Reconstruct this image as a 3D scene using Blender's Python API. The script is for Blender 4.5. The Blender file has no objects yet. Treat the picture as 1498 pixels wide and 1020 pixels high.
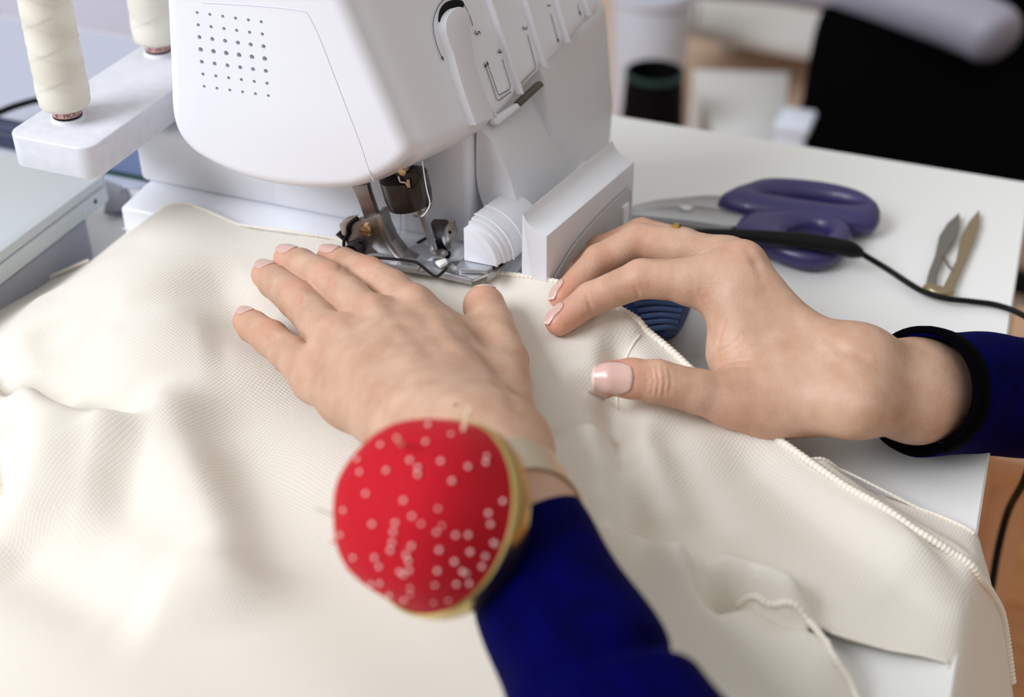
import bpy, bmesh, math, random
import numpy as np
from math import sin, cos, pi, radians, sqrt, tan, atan2
from mathutils import Vector, Matrix
random.seed(7); np.random.seed(7)
S = bpy.context.scene
COL = S.collection

# ------------------------------------------------------------------ camera, world, light, exposure
F = 2000.0; PIT = radians(35); YAW = radians(21); D0 = .80
fh = np.array([-sin(YAW), cos(YAW), 0]); RT = np.array([cos(YAW), sin(YAW), 0])
FW = fh * cos(PIT) + np.array([0, 0, -sin(PIT)]); UP = np.cross(RT, FW)
CP = -D0 * FW
cd = bpy.data.cameras.new('camera'); cam = bpy.data.objects.new('camera', cd); COL.objects.link(cam)
cd.sensor_width = 36; cd.lens = F / 1498 * 36; cd.clip_start = .02
M = Matrix((RT, UP, -FW)).transposed().to_4x4(); M.translation = Vector(CP); cam.matrix_world = M
cd.dof.use_dof = True; cd.dof.focus_distance = .715; cd.dof.aperture_fstop = 4.6
S.camera = cam
S.view_settings.view_transform = 'Standard'; S.view_settings.look = 'None'
S.view_settings.exposure = 0.0; S.view_settings.gamma = 1.0; S.view_settings.use_curve_mapping = False
W = bpy.data.worlds.new('World'); S.world = W; W.use_nodes = True
nt = W.node_tree; bg = nt.nodes['Background']
tc = nt.nodes.new('ShaderNodeTexCoord'); sx = nt.nodes.new('ShaderNodeSeparateXYZ')
rp = nt.nodes.new('ShaderNodeValToRGB'); mr = nt.nodes.new('ShaderNodeMapRange')
mr.inputs['From Min'].default_value = -1; mr.inputs['From Max'].default_value = 1
nt.links.new(tc.outputs['Generated'], sx.inputs[0]); nt.links.new(sx.outputs['Z'], mr.inputs['Value'])
nt.links.new(mr.outputs[0], rp.inputs[0]); nt.links.new(rp.outputs[0], bg.inputs['Color'])
e = rp.color_ramp.elements
e[0].position = .35; e[0].color = (.26, .225, .18, 1); e[1].position = .85; e[1].color = (1, .985, .965, 1)
bg.inputs['Strength'].default_value = .62

def area(name, loc, target, sx, sy, power, color):
    l = bpy.data.lights.new(name, 'AREA'); l.shape = 'RECTANGLE'; l.size = sx; l.size_y = sy
    l.energy = power; l.color = color
    o = bpy.data.objects.new(name, l); COL.objects.link(o); o.location = loc
    o.rotation_euler = (Vector(target) - Vector(loc)).to_track_quat('-Z', 'Y').to_euler()
    return o
area('window_light', (-2.4, -2.5, 2.8), (0, -.03, .05), 2.6, 2.0, 192, (.945, .98, 1.06))

# ------------------------------------------------------------------ helpers
def P(px, py, z=None, x=None, y=None, d=None):
    r = FW + RT * ((px - 749) / F) - UP * ((py - 510) / F)
    if z is not None: t = (z - CP[2]) / r[2]
    elif x is not None: t = (x - CP[0]) / r[0]
    elif y is not None: t = (y - CP[1]) / r[1]
    else: t = d
    return CP + r * t
def ray(px, py): return FW + RT * ((px - 749) / F) - UP * ((py - 510) / F)
def onplane(px, py, p0, n):
    r = ray(px, py); return CP + r * (np.dot(p0 - CP, n) / np.dot(r, n))
def unit(v): v = np.asarray(v, float); return v / np.linalg.norm(v)
def lin(c): return tuple(((v / 255) / 12.92 if v / 255 <= .04045 else ((v / 255 + .055) / 1.055) ** 2.4) for v in c) + (1,)

def mat(name, rgb, rough=.5, metal=0, coat=0, sheen=0, bump=0, bscale=400, spec=.5, vary=0, vscale=30, sss=0):
    m = bpy.data.materials.new(name); m.use_nodes = True; n = m.node_tree; b = n.nodes['Principled BSDF']
    b.inputs['Base Color'].default_value = lin(rgb); b.inputs['Roughness'].default_value = rough
    b.inputs['Metallic'].default_value = metal; b.inputs['Coat Weight'].default_value = coat
    b.inputs['Sheen Weight'].default_value = sheen; b.inputs['Specular IOR Level'].default_value = spec
    if sss:
        b.inputs['Subsurface Weight'].default_value = sss; b.inputs['Subsurface Radius'].default_value = (1, .45, .25)
        b.inputs['Subsurface Scale'].default_value = .004
    t = n.nodes.new('ShaderNodeTexCoord')
    if vary:
        z = n.nodes.new('ShaderNodeTexNoise'); z.inputs['Scale'].default_value = vscale; z.inputs['Detail'].default_value = 4
        n.links.new(t.outputs['Object'], z.inputs['Vector'])
        mx = n.nodes.new('ShaderNodeMix'); mx.data_type = 'RGBA'
        a = lin([max(0, c * (1 - vary)) for c in rgb]); c2 = lin([min(255, c * (1 + vary)) for c in rgb])
        mx.inputs[6].default_value = a; mx.inputs[7].default_value = c2
        n.links.new(z.outputs['Fac'], mx.inputs[0]); n.links.new(mx.outputs[2], b.inputs['Base Color'])
    if bump:
        z = n.nodes.new('ShaderNodeTexNoise'); z.inputs['Scale'].default_value = bscale; z.inputs['Detail'].default_value = 3
        n.links.new(t.outputs['Object'], z.inputs['Vector'])
        bp = n.nodes.new('ShaderNodeBump'); bp.inputs['Strength'].default_value = bump; bp.inputs['Distance'].default_value = .001
        n.links.new(z.outputs['Fac'], bp.inputs['Height']); n.links.new(bp.outputs[0], b.inputs['Normal'])
    return m

def empty(name, loc, label=None, cat=None, group=None):
    o = bpy.data.objects.new(name, None); COL.objects.link(o); o.location = loc; o.empty_display_size = .01
    return tag(o, label, cat, group)
def tag(o, label=None, cat=None, group=None, kind=None):
    if label: o['label'] = label
    if cat: o['category'] = cat
    if group: o['group'] = group
    if kind: o['kind'] = kind
    return o
def link(name, bm, m, parent=None, smooth=True, sharp=35, label=None):
    me = bpy.data.meshes.new(name); bm.normal_update(); bm.to_mesh(me); bm.free()
    return link_me(name, me, m, parent, smooth, sharp, label)
def link_me(name, me, m, parent=None, smooth=True, sharp=35, label=None):
    if smooth:
        me.shade_smooth()
        if sharp: me.set_sharp_from_angle(angle=radians(sharp))
    o = bpy.data.objects.new(name, me); COL.objects.link(o)
    if m is not None:
        for q in (m if isinstance(m, (list, tuple)) else [m]): me.materials.append(q)
    if parent is not None:
        o.parent = parent
        if parent.type == 'EMPTY': o.matrix_parent_inverse = Matrix.Translation(parent.location).inverted()
    if label: o['label'] = label
    return o
def from_arrays(name, v, f, m, parent=None, **k):
    me = bpy.data.meshes.new(name); me.from_pydata([tuple(map(float, p)) for p in v], [], [tuple(map(int, q)) for q in f]); me.update()
    return link_me(name, me, m, parent, **k)
def box(bm, lo, hi, bev=0, seg=2):
    r = bmesh.ops.create_cube(bm, size=1); vs = r['verts']
    for v in vs: v.co = Vector([lo[i] + (v.co[i] + .5) * (hi[i] - lo[i]) for i in range(3)])
    if bev:
        es = list({e for v in vs for e in v.link_edges})
        bmesh.ops.bevel(bm, geom=es, offset=bev, segments=seg, affect='EDGES', profile=.5)
def prism(bm, pts, ext, bev=0, seg=2):
    """closed polygon (3D points) swept by the vector ext"""
    ext = Vector(ext); a = [bm.verts.new(Vector(p)) for p in pts]; b = [bm.verts.new(Vector(p) + ext) for p in pts]
    n = len(a); fs = [bm.faces.new(a), bm.faces.new(b[::-1])]
    for i in range(n): fs.append(bm.faces.new((a[i], b[i], b[(i + 1) % n], a[(i + 1) % n])))
    bmesh.ops.recalc_face_normals(bm, faces=fs)
    if bev:
        es = list({e for f in fs for e in f.edges})
        bmesh.ops.bevel(bm, geom=es, offset=bev, segments=seg, affect='EDGES', profile=.5, clamp_overlap=True)
def cat(pts, n=8, closed=False):
    """Catmull-Rom samples through pts"""
    p = [np.asarray(q, float) for q in pts]; out = []; N = len(p)
    rng = range(N) if closed else range(N - 1)
    for i in rng:
        g = (lambda k: p[k % N]) if closed else (lambda k: p[min(max(k, 0), N - 1)])
        a, b, c, d = g(i - 1), g(i), g(i + 1), g(i + 2)
        for k in range(n):
            t = k / n
            out.append(.5 * (2 * b + (c - a) * t + (2 * a - 5 * b + 4 * c - d) * t * t + (3 * b - a - 3 * c + d) * t ** 3))
    if not closed: out.append(p[-1])
    return out
def tube(bm, pts, r, n=8, cap=True, up=(0, 0, 1)):
    """tube along pts; r a number or one per point"""
    pts = [np.asarray(p, float) for p in pts]; N = len(pts)
    rs = [r] * N if np.isscalar(r) else list(r)
    rings = []; u = None
    for i, p in enumerate(pts):
        t = unit(pts[min(i + 1, N - 1)] - pts[max(i - 1, 0)])
        if u is None:
            u = np.array(up, float)
            if abs(np.dot(u, t)) > .95: u = np.array([1., 0, 0])
        u = unit(u - t * np.dot(u, t)); w = np.cross(t, u)
        rings.append([bm.verts.new(Vector(p + rs[i] * (u * cos(2 * pi * k / n) + w * sin(2 * pi * k / n)))) for k in range(n)])
    fs = []
    for i in range(N - 1):
        for k in range(n): fs.append(bm.faces.new((rings[i][k], rings[i][(k + 1) % n], rings[i + 1][(k + 1) % n], rings[i + 1][k])))
    if cap: fs += [bm.faces.new(rings[0][::-1]), bm.faces.new(rings[-1])]
    bmesh.ops.recalc_face_normals(bm, faces=fs)
def lathe(bm, prof, c, ax, n=32):
    """profile of (radius, height) turned about the axis ax through c"""
    ax = unit(ax); u = unit(np.cross(ax, [0, 0, 1] if abs(ax[2]) < .9 else [1, 0, 0])); w = np.cross(ax, u); c = np.asarray(c, float)
    rings = []
    for r, h in prof:
        if r < 1e-7: rings.append([bm.verts.new(Vector(c + ax * h))])
        else: rings.append([bm.verts.new(Vector(c + ax * h + r * (u * cos(2 * pi * k / n) + w * sin(2 * pi * k / n)))) for k in range(n)])
    fs = []
    for a, b in zip(rings, rings[1:]):
        for k in range(n):
            k2 = (k + 1) % n
            if len(a) == 1 and len(b) == 1: continue
            if len(a) == 1: fs.append(bm.faces.new((a[0], b[k], b[k2])))
            elif len(b) == 1: fs.append(bm.faces.new((a[k], b[0], a[k2])))
            else: fs.append(bm.faces.new((a[k], b[k], b[k2], a[k2])))
    bmesh.ops.recalc_face_normals(bm, faces=fs)
def ss(a, b, x): t = np.clip((x - a) / (b - a), 0, 1); return t * t * (3 - 2 * t)

# ------------------------------------------------------------------ materials
white = mat('white plastic', (235, 237, 243), .34, coat=.15)
whiteg = mat('white grey plastic', (222, 223, 227), .4)
table_m = mat('white laminate', (236, 236, 233), .35)
edge_m = mat('table edging', (205, 203, 200), .5)
steel = mat('brushed steel', (172, 168, 165), .33, 1, bump=.05, bscale=900)
steel_lt = mat('bright steel', (205, 206, 208), .28, 1)
black_met = mat('black metal', (20, 19, 20), .3, 0, coat=.3)
black = mat('black rubber', (8, 8, 9), .6, spec=.2)
brass = mat('brass', (186, 158, 120), .28, 1)
gold = mat('gold metal', (205, 180, 118), .25, 1)
ink = mat('dark ink', (38, 44, 58), .6)
seam_m = mat('lilac seam', (212, 212, 228), .6)
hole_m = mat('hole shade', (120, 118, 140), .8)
thread_m = None

# ------------------------------------------------------------------ setting: floor and table
def floor_mat():
    m = mat('wood floor', (190, 128, 74), .38); n = m.node_tree; b = n.nodes['Principled BSDF']
    t = n.nodes.new('ShaderNodeTexCoord'); mp = n.nodes.new('ShaderNodeMapping'); mp.inputs['Scale'].default_value = (1, 9, 1)
    mp.inputs['Rotation'].default_value = (0, 0, radians(8))
    z = n.nodes.new('ShaderNodeTexNoise'); z.inputs['Scale'].default_value = 4; z.inputs['Detail'].default_value = 6
    r = n.nodes.new('ShaderNodeValToRGB'); r.color_ramp.elements[0].color = lin((172, 104, 48)); r.color_ramp.elements[1].color = lin((206, 146, 84))
    r.color_ramp.elements[0].position = .3; r.color_ramp.elements[1].position = .7
    n.links.new(t.outputs['Object'], mp.inputs[0]); n.links.new(mp.outputs[0], z.inputs['Vector']); n.links.new(z.outputs['Fac'], r.inputs[0]); n.links.new(r.outputs[0], b.inputs['Base Color'])
    return m
FZ = -.73
bm = bmesh.new(); box(bm, (-4, -3, FZ - .05), (4, 6, FZ)); o = link('floor', bm, floor_mat(), smooth=False); o['kind'] = 'structure'
TXR = .270; TYF = .323; TYN = -.56; TXL = -1.15
tb = empty('work_table', (-.4, -.1, FZ), 'white laminate work table carrying the sewing machine and the cream cloth', 'table')
bm = bmesh.new(); box(bm, (TXL, TYN, -.026), (TXR, TYF, 0), .0012, 1); link('tabletop', bm, table_m, tb)
for x in (TXL + .05, TXR - .07):
    for y in (TYN + .05, TYF - .07):
        bm = bmesh.new(); box(bm, (x - .022, y - .022, FZ), (x + .022, y + .022, -.026), .003); link('leg', bm, edge_m, tb)
# ------------------------------------------------------------------ cream cloth
CB = np.array([  # pixel x, pixel y, height of the relaxed cloth there
 (235,312,.0615),(350,330,.0612),(500,352,.0608),(640,388,.0600),(740,403,.0600),(805,412,.0590),(905,455,.052),(1010,540,.036),(1130,640,.022),(1300,740,.011),(1440,835,.003),
 (352,468,.043),(400,420,.051),(480,420,.053),(600,470,.050),(450,560,.038),(540,640,.036),(760,470,.055),(780,560,.050),(810,490,.055),(830,600,.049),(900,600,.050),
 (720,850,.020),(400,700,.030),(250,450,.057),(130,425,.054),(60,490,.042),(5,540,.038),(300,560,.045),(1000,650,.040),(1100,720,.030),(1000,750,.032),(950,850,.022),(1200,800,.022),(1300,880,.013),
 (1100,950,.010),(350,950,.020),(100,900,.020),(50,700,.026),(600,1000,.012),(0,1020,.018),(-150,1100,.01),(700,1150,.006),(1000,1100,.006),(1215,925,.010),(1385,968,.004),
 (1452,900,-.010),(1480,1000,-.045),(1432,1010,-.03),(1492,1090,-.10),(1420,1110,-.09),(0,437,.005),(130,383,.022),(60,430,.02),(195,335,.050),(-150,480,.003),(1240,695,.010),(1435,785,.001),(1450,830,-.006)])
CXY = np.array([P(a, b, z=c)[:2] for a, b, c in CB]); CZ = np.maximum(CB[:, 2], .004)   # the fall past the table edge is added by hang()
def hang(x): d = x - TXR - .0015; return 1.5 * (d + np.sqrt(d * d + .005 ** 2))
def tps(d): return np.where(d > 1e-9, d * d * np.log(d + 1e-12), 0)
_d = np.linalg.norm(CXY[:, None] - CXY[None], axis=2); _n = len(CB)
_A = np.zeros((_n + 3, _n + 3)); _A[:_n, :_n] = tps(_d) - np.eye(_n) * 2e-4; _A[:_n, _n] = 1; _A[:_n, _n + 1:] = CXY; _A[_n:, :_n] = _A[:_n, _n:].T
_w = np.linalg.solve(_A, np.concatenate([CZ, [0, 0, 0]]))
def zbase(xy):
    xy = np.atleast_2d(xy); out = np.empty(len(xy))
    for i in range(0, len(xy), 20000):
        q = xy[i:i + 20000]; d = np.linalg.norm(q[:, None] - CXY[None], axis=2)
        out[i:i + 20000] = tps(d) @ _w[:_n] + _w[_n] + q @ _w[_n + 1:]
    return out
def onbase(px, py, it=12):
    z = .03
    for _ in range(it): q_ = P(px, py, z=z)[:2]; z = .5 * z + .5 * float(zbase(q_)[0] - hang(q_[0]))
    return P(px, py, z=z)
def pdist(xy, poly):
    """distance, side (+ = left of travel) and parameter along a polyline"""
    best = np.full(len(xy), 1e9); side = np.zeros(len(xy)); par = np.zeros(len(xy)); L = 0
    tot = sum(np.linalg.norm(b - a) for a, b in zip(poly, poly[1:]))
    for a, b in zip(poly, poly[1:]):
        v = b - a; l2 = v @ v; t = np.clip((xy - a) @ v / l2, 0, 1); q = xy - a - t[:, None] * v
        d = np.linalg.norm(q, axis=1); s = v[0] * (xy[:, 1] - a[1]) - v[1] * (xy[:, 0] - a[0]); m = d < best
        best[m] = d[m]; side[m] = np.sign(s[m]); par[m] = (L + t[m] * sqrt(l2)) / tot; L += sqrt(l2)
    return best, side, par
# folds: pixel polyline, height, width on the left of travel, width on the right of travel
FOLDS = [
 ([(-90,585),(0,588),(45,606),(90,640),(140,655),(230,652)], .020, .0040, .030),
 ([(-10,560),(30,580),(90,612),(150,628),(235,630)], -.010, .012, .008),
 ([(-20,500),(8,545),(30,590),(50,625)], -.010, .006, .007),
 ([(30,592),(62,640),(64,700),(45,760),(0,800)], .007, .014, .006),
 ([(205,560),(236,620),(268,694),(296,769),(316,840),(325,940)], .015, .017, .030),
 ([(-40,640),(4,676),(10,716),(-30,765)], -.012, .007, .006),
 ([(270,600),(330,690),(362,790),(372,880)], -.004, .014, .014),
 ([(90,660),(180,720),(250,790),(300,860)], -.006, .012, .012),
 ([(0,790),(60,830),(150,880),(250,900)], -.007, .012, .014),
 ([(70,470),(105,540),(95,600)], -.006, .015, .015),
 ([(-20,545),(25,490),(60,440),(130,402),(210,350)], .003, .006, .016),
 ([(100,470),(180,452),(260,428),(370,400)], -.004, .010, .012),
 ([(120,520),(220,500),(330,510)], .003, .018, .018),
 ([(905,470),(902,560),(902,640),(908,720),(922,860)], -.010, .008, .005),
 ([(865,600),(885,660),(895,730),(890,790)], .007, .007, .012),
 ([(945,600),(985,660),(1015,730),(1045,800)], -.006, .010, .010),
 ([(920,600),(950,660),(985,730),(1000,790)], .005, .010, .010),
 ([(1030,580),(1130,645),(1230,725),(1340,815),(1410,880)], .008, .007, .016),
 ([(1035,625),(1120,700),(1220,780),(1320,860),(1390,930)], -.007, .010, .020),
 ([(840,760),(900,805),(975,850),(1040,892),(1130,945),(1200,987),(1290,1045)], .016, .005, .022),
 ([(925,812),(990,852),(1045,884),(1110,925),(1180,970)], -.007, .007, .006),
 ([(1010,905),(1042,884),(1084,858)], -.017, .007, .007),
 ([(930,840),(1000,862),(1062,852),(1100,866),(1150,890),(1200,912)], .014, .007, .007),
 ([(1060,888),(1120,886),(1175,912),(1225,975)], .005, .005, .006),
 ([(835,540),(880,580),(900,640),(905,690)], -.006, .008, .008),
 ([(890,445),(960,495),(1010,540),(1080,598),(1140,645),(1240,715),(1340,775),(1420,830),(1465,910),(1490,1040)], .004, .004, .006),
 ([(850,470),(900,470),(945,492)], .003, .006, .006),
 ([(770,640),(800,720),(850,800)], .006, .012, .012),
]
FW_ = [(np.array([onbase(*p)[:2] for p in poly]), a, sl, sr) for poly, a, sl, sr in FOLDS]
def zcloth(xy):
    xy = np.atleast_2d(xy); z = zbase(xy)
    for poly, a, sl, sr in FW_:
        d, s, t = pdist(xy, poly)
        g = np.exp(-.5 * (d / np.where(s > 0, sl, sr)) ** 2)
        z = z + 1.15 * a * g * ss(0, .22, t) * ss(1, .80, t)
    z += .0007 * np.sin(xy[:, 0] * 55 + 2 * np.sin(xy[:, 1] * 31)) + .0006 * np.sin(xy[:, 1] * 70 + xy[:, 0] * 40 + 1)
    z = z - hang(xy[:, 0])
    fl = np.where(xy[:, 0] < TXR - .006, .0022, -9)
    return np.maximum(z, fl)
def oncloth(px, py):
    z = .03
    for _ in range(14): z = .6 * z + .4 * float(zcloth(P(px, py, z=z)[:2])[0])
    return P(px, py, z=z)
OUT = [(-260,500),(-150,482),(0,436),(60,412),(130,382),(190,338),(235,311),(350,329),(500,351),(640,387),(740,402),(805,411),(860,430),(905,453),(955,492),(1010,540),(1080,600),(1140,645),(1185,672),(1240,692),(1340,742),(1432,786),(1443,824),(1452,862),
       (1468,905),(1482,1000),(1494,1100),(1400,1100),(1388,1010),(1385,969),(1300,950),(1215,924),(1180,908),(1215,955),(1248,1010),(1290,1120),(700,1200),(-260,1200)]
OXY = [oncloth(*p)[:2] for p in OUT]
_sm = []
for i in range(len(OXY)):
    a, b = OXY[i], OXY[(i + 1) % len(OXY)]; n = max(1, int(np.linalg.norm(b - a) / .006))
    for k in range(n): _sm.append(a + (b - a) * k / n)
OXY = np.array(_sm)
def inpoly(xy, poly):
    x, y = xy[:, 0], xy[:, 1]; r = np.zeros(len(xy), bool); j = len(poly) - 1
    for i in range(len(poly)):
        a, b = poly[i], poly[j]
        c = ((a[1] > y) != (b[1] > y)); r ^= c & (x < (b[0] - a[0]) * (y - a[1]) / (b[1] - a[1] + 1e-12) + a[0]); j = i
    return r
def build_cloth():
    st = .0019; x0, y0 = OXY.min(0) - st; x1, y1 = OXY.max(0) + st
    nx, ny = int((x1 - x0) / st) + 2, int((y1 - y0) / st) + 2
    gx, gy = np.meshgrid(x0 + st * np.arange(nx), y0 + st * np.arange(ny), indexing='ij')
    xy = np.stack([gx.ravel(), gy.ravel()], 1); ins = inpoly(xy, OXY)
    idx = np.arange(nx * ny).reshape(nx, ny)
    q = np.stack([idx[:-1, :-1], idx[1:, :-1], idx[1:, 1:], idx[:-1, 1:]], -1).reshape(-1, 4)
    keep = ins[q].sum(1) >= 2; q = q[keep]
    used = np.unique(q); out = used[~ins[used]]
    cl = np.vstack([OXY, OXY[:1]])
    pts = xy[out]; best = np.full(len(out), 1e9); bp = pts.copy()
    for a, b in zip(cl, cl[1:]):
        v = b - a; t = np.clip((pts - a) @ v / (v @ v + 1e-15), 0, 1); p = a + t[:, None] * v; d = np.linalg.norm(pts - p, axis=1); m = d < best
        best[m] = d[m]; bp[m] = p[m]
    xy[out] = bp
    rm = np.full(nx * ny, -1); rm[used] = np.arange(len(used))
    v = np.column_stack([xy[used], zcloth(xy[used])]); return v, rm[q]
def cloth_mat():
    m = mat('cream knit', (227, 221, 209), .85, sheen=.15, spec=.15); n = m.node_tree; b = n.nodes['Principled BSDF']
    t = n.nodes.new('ShaderNodeTexCoord'); mp = n.nodes.new('ShaderNodeMapping'); mp.inputs['Rotation'].default_value = (0, 0, radians(12))
    nz = n.nodes.new('ShaderNodeTexNoise'); nz.inputs['Scale'].default_value = 14; nz.inputs['Detail'].default_value = 1
    ad = n.nodes.new('ShaderNodeMixRGB'); ad.blend_type = 'ADD'; ad.inputs[0].default_value = .02
    n.links.new(t.outputs['Object'], nz.inputs['Vector']); n.links.new(t.outputs['Object'], ad.inputs[1]); n.links.new(nz.outputs['Color'], ad.inputs[2]); n.links.new(ad.outputs[0], mp.inputs[0])
    hs = []
    for d, sc in (('X', 190), ('Y', 190)):
        w = n.nodes.new('ShaderNodeTexWave'); w.bands_direction = d; w.inputs['Scale'].default_value = sc; w.inputs['Distortion'].default_value = .6; w.inputs['Detail'].default_value = 1
        n.links.new(mp.outputs[0], w.inputs['Vector']); hs.append(w)
    mu = n.nodes.new('ShaderNodeMath'); mu.operation = 'ADD'; n.links.new(hs[0].outputs['Fac'], mu.inputs[0]); n.links.new(hs[1].outputs['Fac'], mu.inputs[1])
    bp = n.nodes.new('ShaderNodeBump'); bp.inputs['Strength'].default_value = .17; bp.inputs['Distance'].default_value = .0006
    n.links.new(mu.outputs[0], bp.inputs['Height']); n.links.new(bp.outputs[0], b.inputs['Normal'])
    return m
cloth_m = cloth_mat()
rope_m = mat('overlock thread', (238, 231, 218), .8, bump=.3, bscale=1500)
cv, cf = build_cloth()
cl = empty('fabric_piece', tuple(P(600, 700, z=.03)), 'large cream knit cloth spread under both hands and the sewing foot', 'fabric')
co = from_arrays('panel', cv, cf, cloth_m, cl, sharp=None)
sm = co.modifiers.new('thickness', 'SOLIDIFY'); sm.thickness = .0012; sm.offset = -1
def rope(px, r, name='overlocked_edge', dz=.0005, pitch=.0024):
    pts = [oncloth(*p) for p in px]; pts = cat(pts, 10)
    L = np.concatenate([[0], np.cumsum([np.linalg.norm(b - a) for a, b in zip(pts, pts[1:])])]); n = int(L[-1] / (pitch / 5))
    s = np.linspace(0, L[-1], n); q = np.array([[np.interp(k, L, [p[i] for p in pts]) for i in range(3)] for k in s])
    q[:, 2] = [max(a, b) for a, b in zip(q[:, 2], zcloth(q[:, :2]))]
    q[:, 2] += dz
    bm = bmesh.new(); tube(bm, q, list(r * (.86 + .28 * np.abs(np.sin(pi * s / pitch)))), 8); return link(name, bm, rope_m, cl, sharp=None)
rope([(905,453),(955,492),(1010,540),(1080,600),(1140,645),(1240,715),(1340,777),(1395,812),(1432,846),(1453,874),(1468,910),(1481,1000)], .0019)
rope([(-80,462),(0,436),(60,412),(130,382)], .0012)
rope([(640,389),(740,402),(805,411),(860,430),(905,453)], .0014)
rope([(235,312),(350,330),(500,352),(640,389)], .0008)
rope([(1078,888),(1120,884),(1180,908),(1215,955),(1248,1010),(1280,1100)], .0016)
rope([(1215,926),(1300,951),(1385,970)], .0008)
rope([(1185,673),(1240,693),(1340,743),(1425,782)], .0008, 'folded_hem')
rope([(936,490),(918,520),(905,560),(903,600)], .0007, 'seam', dz=0)
# ------------------------------------------------------------------ overlock sewing machine
mc = empty('sewing_machine', (-.11, .06, 0), 'white overlock sewing machine with vented end cover and numbered thread channels', 'sewing machine')
Y0 = -.045
EP = lambda x, y: P(x, y, y=Y0)
A_, B_, C_ = EP(600, 226), EP(503, 0), P(871, 12, y=.135)
FN = unit(np.cross(C_ - A_, B_ - A_)); FN = FN if FN[0] > 0 else -FN
FP = lambda x, y, off=0: onplane(x, y, A_ + FN * off, FN)      # a point on the slanted front face
# head shell: end outline, rounded over and swept to the far end
ol = [(222,-260),(230,-120),(238,0),(241,60),(244,120),(246,165),(255,196),(275,222),(305,242),(345,260),(390,273),(440,280),(490,281),(525,277),(556,264),(580,250)]
pl = cat([EP(*p) for p in ol], 5)
cr = [EP(592,239), EP(597,230), EP(597.2,220)]
pl = pl[:-1] + cat([pl[-1]] + cr, 4) + [EP(597.2 - 94.5 * t, 220 - 220 * t) for t in np.linspace(.08, 2.1, 26)]
pl = np.array(pl)
def resample(p, n):
    L = np.concatenate([[0], np.cumsum(np.linalg.norm(np.diff(p, axis=0), axis=1))]); s = np.linspace(0, L[-1], n)
    return np.array([[np.interp(k, L, p[:, i]) for i in range(3)] for k in s])
pl = resample(pl, 150)
tg = np.gradient(pl, axis=0); nrm = np.stack([-tg[:, 2], np.zeros(len(pl)), tg[:, 0]], 1); nrm /= np.linalg.norm(nrm, axis=1)[:, None]
cen = pl.mean(0)
if ((pl - cen) * nrm).sum() < 0: nrm = -nrm
for _ in range(3): nrm = (np.roll(nrm, 1, 0) + nrm * 2 + np.roll(nrm, -1, 0)); nrm[0] = nrm[1]; nrm[-1] = nrm[-2]; nrm /= np.linalg.norm(nrm, axis=1)[:, None]
LOW = [FP(*p) for p in ((600,226),(650,205),(692,186),(715,174),(760,128),(810,76),(871,12))]
IC = int(np.argmin(np.linalg.norm(pl - A_, axis=1)))
lowY = [p[1] for p in LOW]; lowZ = [p[2] for p in LOW]
def section(y):
    q = pl.copy(); q[:, 1] = y
    zl = np.interp(y, lowY, lowZ); wx = ss(IC - 34, IC - 2, np.arange(len(pl))); wz = 1 - ss(A_[2] + .004, A_[2] + .05, pl[:, 2])
    q[:, 2] += (zl - A_[2]) * wx * np.clip(wz, 0, 1)
    fx = -(FN[1] * (y - Y0)) / FN[0]; xf = A_[0] - (FN[2] * (q[:, 2] - A_[2]) + FN[1] * (y - Y0)) / FN[0]
    x0 = A_[0] - FN[2] * (pl[:, 2] - A_[2]) / FN[0]
    q[:, 0] += (xf - x0) * wx
    return q
bm = bmesh.new(); rings = []
R_ = .0075
for a in np.linspace(pi / 2, 0, 7):
    q = pl - nrm * R_ * (1 - cos(a)); q[:, 1] = Y0 + R_ * (1 - sin(a)); rings.append(q)
for y in np.linspace(Y0 + .012, .140, 22): rings.append(section(y))
vr = [[bm.verts.new(Vector(p)) for p in q] for q in rings]
for a, b in zip(vr, vr[1:]):
    for i in range(len(a) - 1): bm.faces.new((a[i], a[i + 1], b[i + 1], b[i]))
    bm.faces.new((a[-1], a[0], b[0], b[-1]))
bm.faces.new(vr[-1])
# near face with the vent holes cut through it
edges = []; n0 = vr[0]
for i in range(len(n0)): edges.append(bm.edges.get((n0[i], n0[(i + 1) % len(n0)])) or bm.edges.new((n0[i], n0[(i + 1) % len(n0)])))
HC = []
for r in range(7):
    for c in range(6):
        x = 288.3 + c * 18.75 + r * 1.72; y = 18.6 + c * 2.7 + r * 18.0
        HC.append((EP(x, y), .00092 + .00048 * math.exp(-((r - 3) / 1.5) ** 2)))
hr = []
for c, rad in HC:
    vs = [bm.verts.new(Vector(c + rad * np.array([cos(2 * pi * k / 12), 0, sin(2 * pi * k / 12)]))) for k in range(12)]
    for k in range(12): edges.append(bm.edges.new((vs[k], vs[(k + 1) % 12])))
    hr.append(vs)
bmesh.ops.triangle_fill(bm, edges=edges, use_beauty=True)
for vs in hr:
    in_ = [bm.verts.new(v.co + Vector((0, .0032, 0))) for v in vs]
    for k in range(12): bm.faces.new((vs[k], vs[(k + 1) % 12], in_[(k + 1) % 12], in_[k]))
bmesh.ops.recalc_face_normals(bm, faces=bm.faces)
link('head_shell', bm, white, mc, sharp=40)
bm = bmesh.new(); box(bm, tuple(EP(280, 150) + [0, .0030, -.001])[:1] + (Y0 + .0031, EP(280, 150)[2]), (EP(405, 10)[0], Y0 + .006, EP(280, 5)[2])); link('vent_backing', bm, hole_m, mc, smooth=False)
# split line of the end cover
sl = [EP(*p) for p in ((296,4),(380,9),(440,16),(452,24),(470,62),(500,140),(525,205),(538,244),(547,266))]
bm = bmesh.new(); tube(bm, cat(sl, 6), .00026, 6); link('cover_seam', bm, seam_m, mc)
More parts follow.
